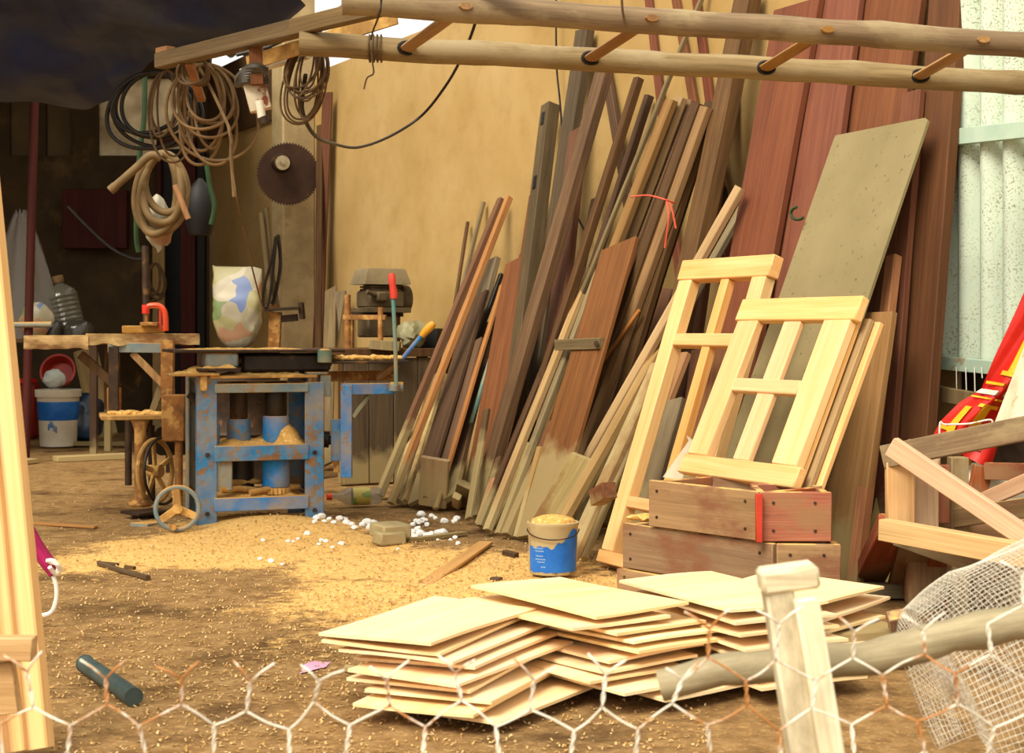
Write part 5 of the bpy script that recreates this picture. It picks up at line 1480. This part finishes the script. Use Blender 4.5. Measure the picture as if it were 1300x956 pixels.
# rope and magenta handle behind the pale boards
rp = thing('roped_handle', 'magenta cloth bundle with a knotted white rope behind the pale boards', 'rope', G(60, 790))
Yr = 4.85
obj('cloth', MB().tube(smooth([P(30, 664, Yr), P(44, 690, Yr), P(56, 708, Yr), P(72, 728, Yr)]), [.036]*8*3+[.028], 10, flat=.6), M['magenta'], rp)
obj('rope', MB().tube(smooth([P(66, 728, Yr-.02), P(71, 742, Yr-.02), P(71.5, 760, Yr-.02), P(66, 776, Yr-.02), P(55, 781, Yr-.02), P(44, 778, Yr)]), .0068, 8), M['ropewhite'], rp)
kn = MB()
for i in range(3):
    kn.tube(smooth([P(60+i*2, 712+i, Yr-.03), P(68+i*2, 712+i*2, Yr-.045), P(74+i, 720+i*2, Yr-.03), P(70, 728, Yr-.03), P(63, 720, Yr-.05)]), .0068, 7)
obj('knot', kn, M['ropewhite'], rp)

# ---------------------------------------------------------------- pale boards at the left edge
for i, (xb, xt, Yb_, m, lab) in enumerate(((46, -6, 3.36, 'freshpale', 'pale new board nearest the yard among those at the left edge'), (18, -34, 3.34, 'fresh', 'pale new board second from the right among those at the left edge'), (-8, -62, 3.31, 'freshpale', 'pale new board third from the right among those at the left edge'))):
    b_ = G(xb+6, F*CAMH/Yb_+YH); t_ = P(xt-8, 262, Yb_+.25); t_ = b_+(t_-b_)*1.45
    board(lab, b_, t_, .042 if i else .046, .05, m, yaw=4, rough=.3)
tag(obj('wood_offcut', MB().bar(P(-20, 822, 3.1), P(44, 823, 3.1), .045, .04, (0, 0, 1)).bar(P(14, 905, 3.12), P(4, 840, 3.12), .04, .03, (1, 0, 0)).bar(P(-12, 960, 3.12), P(-12, 838, 3.12), .03, .03, (1, 0, 0)), M['cratedebris'], M=mat4(*frame_from(V((1, 0, 0))), P(0, 823, 3.1))), 'nailed batten end standing in front of the pale boards', 'batten')
# ---------------------------------------------------------------- left interior clutter
sh = thing('storage_rack', 'low dark storage rack against the back of the workshop', 'rack', V((-3.3, 11.6, 0)))
xa, xb_ = P(0, 430, 11.3).x, P(128, 430, 11.3).x
obj('shelf_board', MB().box(((xa+xb_)/2-.3, 11.5, .83), (xb_-xa+.6, .5, .03)), M['darkbrown'], sh)
for x in (xa-.5, xb_-.05):
    for y in (11.3, 11.7):
        obj('leg', MB().box((x, y, .41), (.05, .05, .81)), M['darkbrown'], sh)
zs = .846
def on(px, Y): p = P(px, 430, Y); return V((p.x, p.y, zs))
wbt = thing('water_bottle', 'large clear ribbed water bottle with a tan cap on the rack', 'bottle', on(92, 11.45))
o_ = on(92, 11.45); WM = Matrix.Translation(o_) @ Matrix.Rotation(math.radians(-14), 4, 'Y')
prof = [(.10, 0)]
for i in range(9):
    prof += [(.115, .03+i*.035), (.107, .047+i*.035)]
prof += [(.10, .35), (.04, .40), (.032, .41), (.032, .43), (0, .43)]
obj('body', MB().lathe(prof, WM, 28), clear_mat('water_bottle_plastic', hexc('#6f6b5c'), .5), wbt)
obj('cap', MB().lathe([(.04, .415), (.042, .42), (.042, .465), (0, .468)], WM, 20), M['cable_tan'], wbt)
for i, (px, rx) in enumerate(((66, .09), (100, .11))):
    oo = on(px, 11.32)
    tag(obj('dark_jar', MB().lathe([(rx, 0), (rx*1.02, .02), (rx, .08), (rx*.7, .12), (.04, .13), (0, .13)], Matrix.Translation(oo), 22), clear_mat('dark_jar_plastic', hexc('#3b372f'), .75)), ['squat dark plastic jar left in front of the water bottle', 'squat dark plastic jar right in front of the water bottle'][i], 'jar')
hg = MB()
def bagfn(u, v):
    a = u*2*math.pi
    r = .03+.27*v**.8
    return P(26, 268, 11.4)+V((r*math.cos(a)*(1+.18*math.sin(5*a+3*v)), .5*r*math.sin(a), -.95*v+.02*math.sin(7*a)))
hg.grid(bagfn, 40, 14)
tag(obj('hanging_bag', hg, clear_mat('dusty_clear_bag', hexc('#6f665a'), .55, .35), sharp=180), 'large dusty clear plastic bag hanging at the far left', 'bag')
tag(obj('snack_packet', MB().blob(on(46, 11.2)+V((0, 0, .13)), .13, 21, .2, 1.8, 3, (.9, .5, 1)), M['packet']), 'colourful packet inside the hanging bag on the rack', 'packet')
tag(obj('pole', MB().cyl(V((P(32, 520, 10.9).x, 10.9, 0)), P(44, 120, 10.9), .03, 10), M['reddoor']), 'dark red pole standing at the far left of the workshop', 'pole')
tag(obj('pipe', MB().cyl(P(-10, 413, 10.86), P(66, 412, 10.86), .02, 12), M['greypaint']), 'grey pipe lying level across the far left pole', 'pipe')
cb = MB().box((P(120, 278, 14).x, 14.05, P(120, 278, 14).z), ((160-78)/F*14, .1, 75/F*14), bev=.006)
tag(obj('wall_cabinet', cb, M['reddoor']), 'dark red wooden cabinet on the back wall', 'cabinet')
tag(obj('cable', MB().tube(smooth([P(86, 262, 13.8), P(110, 287, 13.8), P(140, 314, 13.8), P(165, 327, 13.8), P(182, 329, 13.8)]), .014, 7), M['bag']), 'grey cable sagging across the dark red cabinet', 'cable')
tag(obj('lit_wall_strip', MB().box((P(200, 350, 13.9).x, 13.95, .95), (15/F*14, .04, 1.9), bev=.004), M['tan'], M=Matrix.Translation((P(200, 350, 13.9).x, 13.95, 0))), 'tan strip standing in for a lit strip of wall left of the doorway', 'board')  # tan board takes the place of a lit strip of wall
tag(obj('cable_coil', MB().tube(coil(P(197, 335, 13.5), 4, (14, 24), (38, 52), .01, 13.5, 44), .012, 6), M['cable_brown']), 'small cable coil hanging on the lit wall strip', 'cable coil')
# buckets and bags on the ground
wb_ = G(74, 566); wb_.z = 0
bu = thing('white_bucket', 'white plastic bucket with a blue band standing on the workshop floor', 'bucket', wb_)
Bm = Matrix.Translation(wb_)
s12 = wb_.y/F
R = 27*s12; Hh = 72*s12
obj('pail', MB().lathe([(R*.82, 0), (R*.84, .01), (R*.97, Hh*.86), (R*1.06, Hh*.87), (R*1.07, Hh*.99), (R*1.0, Hh), (R*.92, Hh*.97), (R*.8, .02), (0, .02)], Bm, 32), M['whiteplastic'], bu)
tag(obj('band', MB().lathe([(R*.912, Hh*.46), (R*.925, Hh*.47), (R*.968, Hh*.78), (R*.955, Hh*.79)], Bm, 32, cap=False), M['bucketlabel'], bu), 'blue printed band')
mk = MB()
for i in range(5):
    a = math.radians(258+i*5.5); zz = Hh*(.34+.05*math.sin(i*1.2)); rr = R*.915
    mk.add([wb_+V((rr*math.cos(a+d_), rr*math.sin(a+d_), zz+e_)) for d_, e_ in ((-.05, -.02), (.05, -.02), (.04, .03), (-.03, .03))], [(0, 1, 2, 3)])
obj('emblem', mk, M['bluebright'], bu)
top = wb_+V((0, 0, Hh))
rb = thing('red_basin', 'red plastic basin leaning on the white bucket', 'basin', top)
BMx = Matrix.Translation(top+V((-.0, .02, .13))) @ Matrix.Rotation(math.radians(72), 4, 'X')
obj('bowl', MB().lathe([(.09, -.06), (.1, -.06), (.13, .03), (.14, .035), (.14, .042), (.125, .04), (.095, -.05), (0, -.05)], BMx, 30), mottled('dull_red_plastic', '#8c2417', '#a33322', 9, .5, .1), rb)
tag(obj('plastic_bag', MB().blob(top+V((-.005, -.1, .085)), .085, 31, .3, 2.2, 3, (1, .6, .9)), mottled('striped_bag', '#8f9a9a', '#c5c9c0', 5, .4, .4)), 'pale crumpled plastic bag in front of the red basin', 'bag')
bl_ = G(108, 563); bl_.z = 0
mb = MB().blob((0, 0, 0), 1, 61, .35, 1.6, 4, (.17, .14, .2))
lo_ = min(v.z for v in mb.v)
tag(obj('plastic_bag', MB().add([v+bl_+V((0, -.1, -lo_)) for v in mb.v], mb.f), M['bluebag']), 'dark blue shiny plastic bag right of the white bucket', 'bag')
rc = G(28, 556); rc.z = 0
rj = thing('red_jerrycan', 'dull red plastic container at the far left behind the pale boards', 'container', rc)
obj('body', MB().box((0, 0, .23), (.27, .2, .46), axes(6, rc), .03), mottled('dark_red_plastic', '#6e1a12', '#8b271c', 6, .5, .1), rj)
obj('lid', MB().box((.02, 0, .475), (.17, .16, .05), axes(6, rc), .015), M['redplastic'], rj)
tag(obj('pale_plank', board(None, G(133, 568)+V((0, 0, 0)), P(104, 455, 12.6), .16, .025, 'tan', yaw=15, name='pale_plank').data and MB().box((0, 0, 0), (.001, .001, .001)), M['tan'])) if False else board('light plank leaning behind the saw bench', G(134, 562), P(108, 450, 13.4), .2, .025, 'tan', yaw=10)
stick('dark plank lying on the workshop floor near the blue bag', [gp(92, 566, .03), gp(160, 566, .03)], 0, 'darkbrown', flat=(.1, .03))
stick('pale plank lying flat on the workshop floor', [gp(70, 584, .02), gp(160, 580, .02)], 0, 'tan', flat=(.14, .035))
stick('pale board corner on the floor behind the leaning boards', [gp(20, 588, .02), gp(40, 586, .02)], 0, 'tan', flat=(.14, .03))
# planks by the pillar
for i, (x0, y0_, x1, y1_, w_, m, lab) in enumerate(((398, 560, 416, 118, .10, 'redbrown', 'tall red brown plank standing right of the concrete pillar'), (403, 570, 406, 160, .06, 'darkbrown', 'thin dark plank standing close against the concrete pillar'), (398, 585, 432, 372, .12, 'greywood', 'grey plank leaning low right of the concrete pillar'), (414, 585, 420, 372, .10, 'greywood', 'short grey brown plank beside the low grey plank'))):
    t_ = Wl(x1, y1_, .07+.02*i)
    b_ = Gd(x0, .12+.14*i)
    board(lab, b_, t_, w_, .02, m, yaw=42)
# tall board left half of the door
# ---------------------------------------------------------------- right side scrap
def sbar(label, a, b, w, t, mat, ref=(0, 0, 1), cat='batten', name='batten'):
    return tag(obj(name, MB().bar(a, b, w, t, ref, .003), M[mat], M=mat4(*frame_from(b-a), a)), label, cat)
Yd = 4.75
d_ = lambda px, py, Y=Yd: P(px, py, Y)
sf = thing('scrap_pen', 'broken wooden pen frame of scrap boards at the right edge', 'scrap frame', G(1180, 800))
def fpart(nm, a, b, w, t, mat, ref=(0, 0, 1)):
    return obj(nm, MB().bar(a, b, w, t, ref, .003), M[mat], sf, M=mat4(*frame_from(b-a), a))
fpart('top_rail', d_(1124, 580, 4.8), d_(1330, 538, 4.45), .07, .05, 'pole')
fpart('diagonal_board', d_(1131, 566, 4.66), d_(1325, 697, 4.4), .06, .03, 'cratedebris', (0, 0, 1))
fpart('end_board', d_(1143, 664, 4.78), d_(1142, 586, 4.78), .085, .03, 'cratedebris', (1, 0, 0))
fpart('side_board', d_(1172, 676, 4.84), d_(1172, 558, 4.84), .09, .03, 'cratedebris', (1, 0, 0))
fpart('side_board', d_(1194, 664, 4.88), d_(1194, 590, 4.88), .05, .03, 'cratered', (1, 0, 0))
fpart('post', d_(1216, 800, 4.95), d_(1216, 580, 4.95), .055, .055, 'pole', (1, 0, 0))
fpart('lower_rail', d_(1121, 672, 4.75), d_(1340, 712, 4.3), .065, .05, 'cratedebris')
fpart('lower_rail', d_(1140, 680, 4.9), d_(1270, 724, 4.5), .06, .04, 'pole')
fpart('middle_rail', d_(1200, 660, 4.96), d_(1330, 640, 4.7), .06, .03, 'crate')
fpart('middle_rail', d_(1216, 650, 5.0), d_(1330, 600, 4.8), .05, .03, 'cratedebris')
fpart('middle_rail', d_(1222, 676, 5.0), d_(1330, 676, 4.8), .08, .03, 'cratedebris')
fpart('back_post', d_(1290, 800, 4.9), d_(1290, 640, 4.9), .05, .05, 'pole', (1, 0, 0))
df = thing('red_joinery', 'dark red wooden frame corner behind the scrap frame', 'frame', d_(1250, 700, 5.1))
obj('top_bar', MB().bar(d_(1250, 598, 5.1), d_(1340, 600, 5.0), .055, .03, (0, 0, 1)), M['cratered'], df, M=mat4(*frame_from(V((1, 0, 0))), d_(1250, 598, 5.1)))
obj('side_bar', MB().bar(d_(1208, 775, 5.12), d_(1248, 592, 5.12), .06, .03, (1, 0, 0)), M['cratered'], df, M=mat4(*frame_from(V((0, 0, 1))), d_(1244, 640, 5.12)))
# bricks and boards at the foot
sbar('red brown board leaning under the scrap frame, leftmost of three', G(1098, 742), P(1136, 664, 4.98), .10, .06, 'cratered', (1, -.2, 0), 'board', 'board')
sbar('dusty board leaning under the scrap frame in the middle of three', G(1150, 752), P(1172, 676, 4.98), .13, .04, 'crate', (1, -.2, 0), 'board', 'board')
sbar('red brown board leaning under the scrap frame, rightmost of three', G(1182, 752), P(1206, 690, 4.98), .10, .04, 'cratered', (1, -.2, 0), 'board', 'board')
sbar('muddy board leaning against the red boards behind the scrap frame', G(1108, 742), Wl(1152, 560, .3), .12, .03, 'muddy', (1, -.3, 0), 'board', 'board')
sbar('flat grey plank lying on the ground under the scrap frame', gp(1085, 757, .03), gp(1215, 757, .03), .05, .05, 'log', (0, 0, 1), 'plank', 'plank')
sbar('short brown offcut lying behind the fence wire right of the plywood', gp(1085, 818, .03), gp(1118, 832, .03), .06, .05, 'crate', (0, 0, 1), 'offcut', 'offcut')
sbar('upright brown offcut beside the wire mesh roll', gp(1148, 838, .0), P(1138, 780, 4.2), .05, .04, 'crate', (1, 0, 0), 'offcut', 'offcut')
# ---------------------------------------------------------------- banner and cloth
bn = thing('banner', 'crumpled red banner with yellow letters hanging over the scrap', 'banner', d_(1240, 600, 5.05))
ctrl = [((1318, 330), (1372, 360)), ((1290, 395), (1345, 420)), ((1262, 455), (1318, 470)), ((1246, 494), (1292, 500)), ((1218, 511), (1282, 526)), ((1194, 535), (1270, 552)), ((1182, 558), (1258, 596))]
def bfn(u, v):
    t = v*(len(ctrl)-1); k_ = min(int(t), len(ctrl)-2); f = t-k_
    l = V((*ctrl[k_][0], 0)).lerp(V((*ctrl[k_+1][0], 0)), f); r = V((*ctrl[k_][1], 0)).lerp(V((*ctrl[k_+1][1], 0)), f)
    p = l.lerp(r, u)
    return P(p.x, p.y, 5.16-.10*math.sin(u*math.pi*.9)-.03*math.sin(u*9+v*6)+.05*v)
def bquad(mb, pts, off=.012):
    b = len(mb.v)
    for u, v in pts:
        q_ = bfn(u, v); mb.v.append(q_+V((-.3, -1, .2)).normalized()*off)
    mb.f.append(tuple(range(b, b+len(pts))))
bm_ = MB().grid(bfn, 18, 40); b2 = MB().grid(lambda u, v: bfn(u, v)+V((0, .003, 0)), 18, 40); bm_.add(b2.v, b2.f)
obj('fabric', bm_, mottled('red_vinyl', '#b41a14', '#cf2a1e', 6, .35, .1), bn, sharp=180)
M['letter'] = mottled('yellow_vinyl', '#e0a012', '#f0b822', 6, .4, 0)
def letter(nm, rects, mat):
    lt = MB()
    for (u0, v0, u1, v1) in rects:
        for i in range(4):
            for j in range(6):
                U0, U1 = u0+(u1-u0)*i/4, u0+(u1-u0)*(i+1)/4; V0, V1 = v0+(v1-v0)*j/6, v0+(v1-v0)*(j+1)/6
                bquad(lt, [(U0, V0), (U1, V0), (U1, V1), (U0, V1)])
    return obj(nm, lt, mat, bn, sharp=180)
letter('letter', [(.42, .17, .58, .39), (.30, .385, .70, .41), (.34, .185, .44, .215)], M['letter'])
letter('letter', [(.46, .64, .62, .93), (.36, .635, .74, .665), (.34, .91, .76, .94)], M['letter'])
letter('letter', [(.16, .68, .27, .92), (.02, .86, .2, .89)], M['letter'])
letter('letter', [(.90, .64, 1, .665), (.93, .66, 1, .80)], M['letter'])
letter('letter', [(.55, .02, .7, .12)], M['letter'])
letter('rule', [(.05, .455, .98, .47)], M['letter'])
letter('rule', [(.02, .575, .8, .59)], M['letter'])
letter('white_stripe', [(.0, .50, .95, .545)], M['whiteplastic'])
def clfn(u, v):
    l = V((1262, 540, 0)).lerp(V((1318, 395, 0)), v); r = V((1345, 520, 0)).lerp(V((1350, 395, 0)), v)
    p = l.lerp(r, u)
    if u < .2 and v < .3: p.y -= 0
    return P(p.x, p.y, 4.85-.12*math.sin(u*3)+.02*noise.noise(V((u*5, v*5, 0))))
c_ = MB().grid(clfn, 14, 18); c2_ = MB().grid(lambda u, v: clfn(u, v)+V((0, .004, 0)), 14, 18); c_.add(c2_.v, c2_.f)
tag(obj('hanging_cloth', c_, M['cloth'], sharp=180), 'dirty white cloth hanging beside the red banner at the right edge', 'cloth')
tag(obj('bent_wire', MB().tube(smooth([d_(1193, 600, 4.9), d_(1193, 540, 4.9), d_(1200, 539, 4.9), d_(1230, 538, 4.9), d_(1258, 533, 4.9), d_(1258, 545, 4.9)], 5), .003, 5), M['wire']), 'thin bent wire in front of the red banner', 'wire')
sp = thing('white_sack', 'white plastic sack with a yellow strip behind the scrap frame', 'sack', d_(1255, 610, 5.3))
mb = MB().blob((0, 0, 0), 1, 91, .3, 1.7, 3, (.15, .1, .13)); lo_ = min(v.z for v in mb.v)
so_ = V((d_(1250, 600, 5.2).x, 5.2, .18))
obj('sack', MB().add([v+so_+V((0, 0, -lo_)) for v in mb.v], mb.f), M['whiteplastic'], sp)
obj('strip', MB().bar(d_(1228, 590, 5.2), d_(1234, 572, 5.2), .02, .01, (1, 0, 0)), M['yellowplastic'], sp)
tag(obj('scrap_box', MB().box((0, 0, .09), (.5, .3, .18), axes(10, V((so_.x, so_.y+.05, 0))), .006), M['crate']), 'low wooden box under the white sack', 'box')
# ---------------------------------------------------------------- fence in the foreground
YP = 2.2
fpost = thing('fence_post', 'pale wooden fence post of two pieces in the foreground', 'fence post', P(1010, 956, YP))
pz = lambda px, py, Y=YP: P(px, py, Y)
def fp_(nm, a, b, w, t):
    a = a-(b-a)*(a.z/(b-a).z)          # run down to the ground
    return obj(nm, MB().bar(a, b, w, t, (1, 0, 0), .004), M['post'], fpost, M=mat4(*frame_from(b-a), a))
fp_('post', pz(1005, 866), pz(984, 732), .04, .05)
fp_('stake', pz(1040, 866, 2.17), pz(1022, 758, 2.17), .034, .03)
obj('cap', MB().bar(pz(964, 738, 2.2), pz(1036, 728, 2.2), .033, .06, (0, 0, 1), .005), M['post'], fpost, M=mat4(*frame_from(V((1, 0, 0))), pz(964, 738)))
la, lb = P(838, 871, 2.42), P(1345, 788, 2.36)
n = 26
pts = [la.lerp(lb, i/n)+V((0, 0, .006*noise.noise(V((i*.4, 2, 0)))+.008*math.sin(i*.35))) for i in range(n+1)]
tag(obj('fence_rail', MB().tube(pts, [.024+.004*noise.noise(V((i*.5, 9, 0)))+.004*i/n for i in range(n+1)], 14), M['log'], M=mat4(*frame_from(lb-la), la)), 'weathered log rail lying along the foreground fence', 'fence rail')
# hexagonal wire netting
def netting():
    mb = MB(); rnd = random.Random(31)
    topy = [(-20, 838), (60, 842), (200, 845), (330, 852), (430, 848), (520, 838), (600, 842), (700, 845), (760, 838), (850, 800), (1000, 792), (1080, 785), (1150, 768), (1220, 745), (1330, 715)]
    def ty(px):
        for (a, ya), (b, yb_) in zip(topy, topy[1:]):
            if a <= px <= b: return ya+(yb_-ya)*(px-a)/(b-a)
        return 840
    Yf = 2.12
    cw, ch = 90.0, 92.0                         # cell pitch across / two rows (image px at Yf)
    nodes = {}
    def node(px, py):
        k_ = (round(px*2), round(py*2))
        if k_ not in nodes:
            j = V((rnd.uniform(-7, 7), rnd.uniform(-5, 5), 0))
            wv = 10*noise.noise(V((px*.008, py*.01, 0)))
            nodes[k_] = P(px+j.x+wv, py+j.y+wv*.6, Yf+.05*noise.noise(V((px*.006, py*.006, 4))))
        return nodes[k_]
    segs = []
    r = 0
    y = 671.0; tall = 36.0; slope = 27.0
    rows = 8
    for r in range(rows):
        yy = y+r*(tall+slope)
        for c in range(-2, 20):
            x = c*cw+(cw/2 if r % 2 else 0)
            segs.append((x, yy, x, yy+tall, 1))                 # twisted upright
            segs.append((x, yy+tall, x-cw/2, yy+tall+slope, 0))
            segs.append((x, yy+tall, x+cw/2, yy+tall+slope, 0))
    for x0, y0_, x1, y1_, tw in segs:
        if (y0_ if tw else y0_-tall) < ty(max(-20, min(1329, x0)))-4: continue
        a, b = node(x0, y0_), node(x1, y1_)
        if tw:
            d = (b-a); L = d.length; X, Y_, Z = frame_from(d)
            for ph in (0, math.pi):
                mb.tube([a+d*t+(X*math.cos(ph+t*7)+Y_*math.sin(ph+t*7))*.0018 for t in [i/8 for i in range(9)]], .0014, 5)
        else:
            m_ = a.lerp(b, .5)+V((0, rnd.uniform(-.004, .004), rnd.uniform(-.004, .003)))
            mb.tube(smooth([a, m_, b], 3), .0016, 5)
    # loose cut ends standing above the first full row
    for x in range(-20, 1330, 39):
        yt = ty(x)
        for x0, y0_, x1, y1_, tw in segs:
            if tw and abs(x0-x) < 20 and y0_ >= yt-4 and y0_ < yt+60:
                a = node(x0, y0_)
                for sgn in (-1, 1):
                    e_ = a+V((sgn*rnd.uniform(.022, .036), rnd.uniform(-.006, .006), rnd.uniform(.016, .03)))
                    mb.tube([a, a.lerp(e_, .5)+V((0, 0, .002)), e_], .0017, 5)
                break
    return mb
tag(obj('wire_netting', netting(), M['wire'], M=Matrix.Translation((0, 2.12, 0)), sharp=180), 'loose hexagonal chicken wire fence across the foreground', 'wire netting')
# roll of welded mesh
def meshroll():
    mb = MB()
    ax = V((.93, .10, .36)).normalized(); X = V((-.36, 0, .93)).normalized(); Y_ = ax.cross(X)
    c0 = P(1316, 884, 3.0)
    def pt(a, t, lay):
        k = .86+.14*min(1, max(0, t/.12)) if t > 0 else .86
        r = (.285-.03*lay)*k*(1+.07*noise.noise(V((a*.8, t*3, lay*5))))+.010*noise.noise(V((a*2.5, t*8, 5)))
        p = c0+ax*(t-.17)+X*r*math.sin(a)-Y_*r*math.cos(a)*.8
        p.z = max(p.z, .008)
        return p
    nu, nv = 74, 56
    for lay in (0,):
        P_ = [[pt(-.35+(i/nu)*3.6, (j/nv)*.56, lay) for j in range(nv+1)] for i in range(nu+1)]
        for i in range(nu+1): mb.tube(P_[i], .0007, 3)
        for j in range(nv+1): mb.tube([P_[i][j] for i in range(nu+1)], .0007, 3)
    # crumpled end turned in at the left
    nr = 14
    for i in range(0, nu+1, 2):
        e0 = pt(-.35+(i/nu)*3.6, 0, 0)
        mb.tube([e0.lerp(c0-ax*.14, f) for f in (0, .25, .5, .75)], .0007, 3)
    for f in [k*.09 for k in range(9)]:
        mb.tube([pt(-.35+(i/nu)*3.6, 0, 0).lerp(c0-ax*.14, f) for i in range(nu+1)], .0007, 3)
    return mb
tag(obj('mesh_roll', meshroll(), M['meshwire'], sharp=180), 'loose roll of fine white welded wire mesh at the bottom right', 'wire mesh')
tag(obj('ground_plank', MB().bar(gp(860, 862, .03), gp(1010, 836, .03), .1, .05, (0, 1, 0)), M['log'], M=mat4(*frame_from(gp(1010, 836)-gp(860, 862)), gp(860, 862))), 'grey plank lying on the ground under the plywood stacks', 'plank')
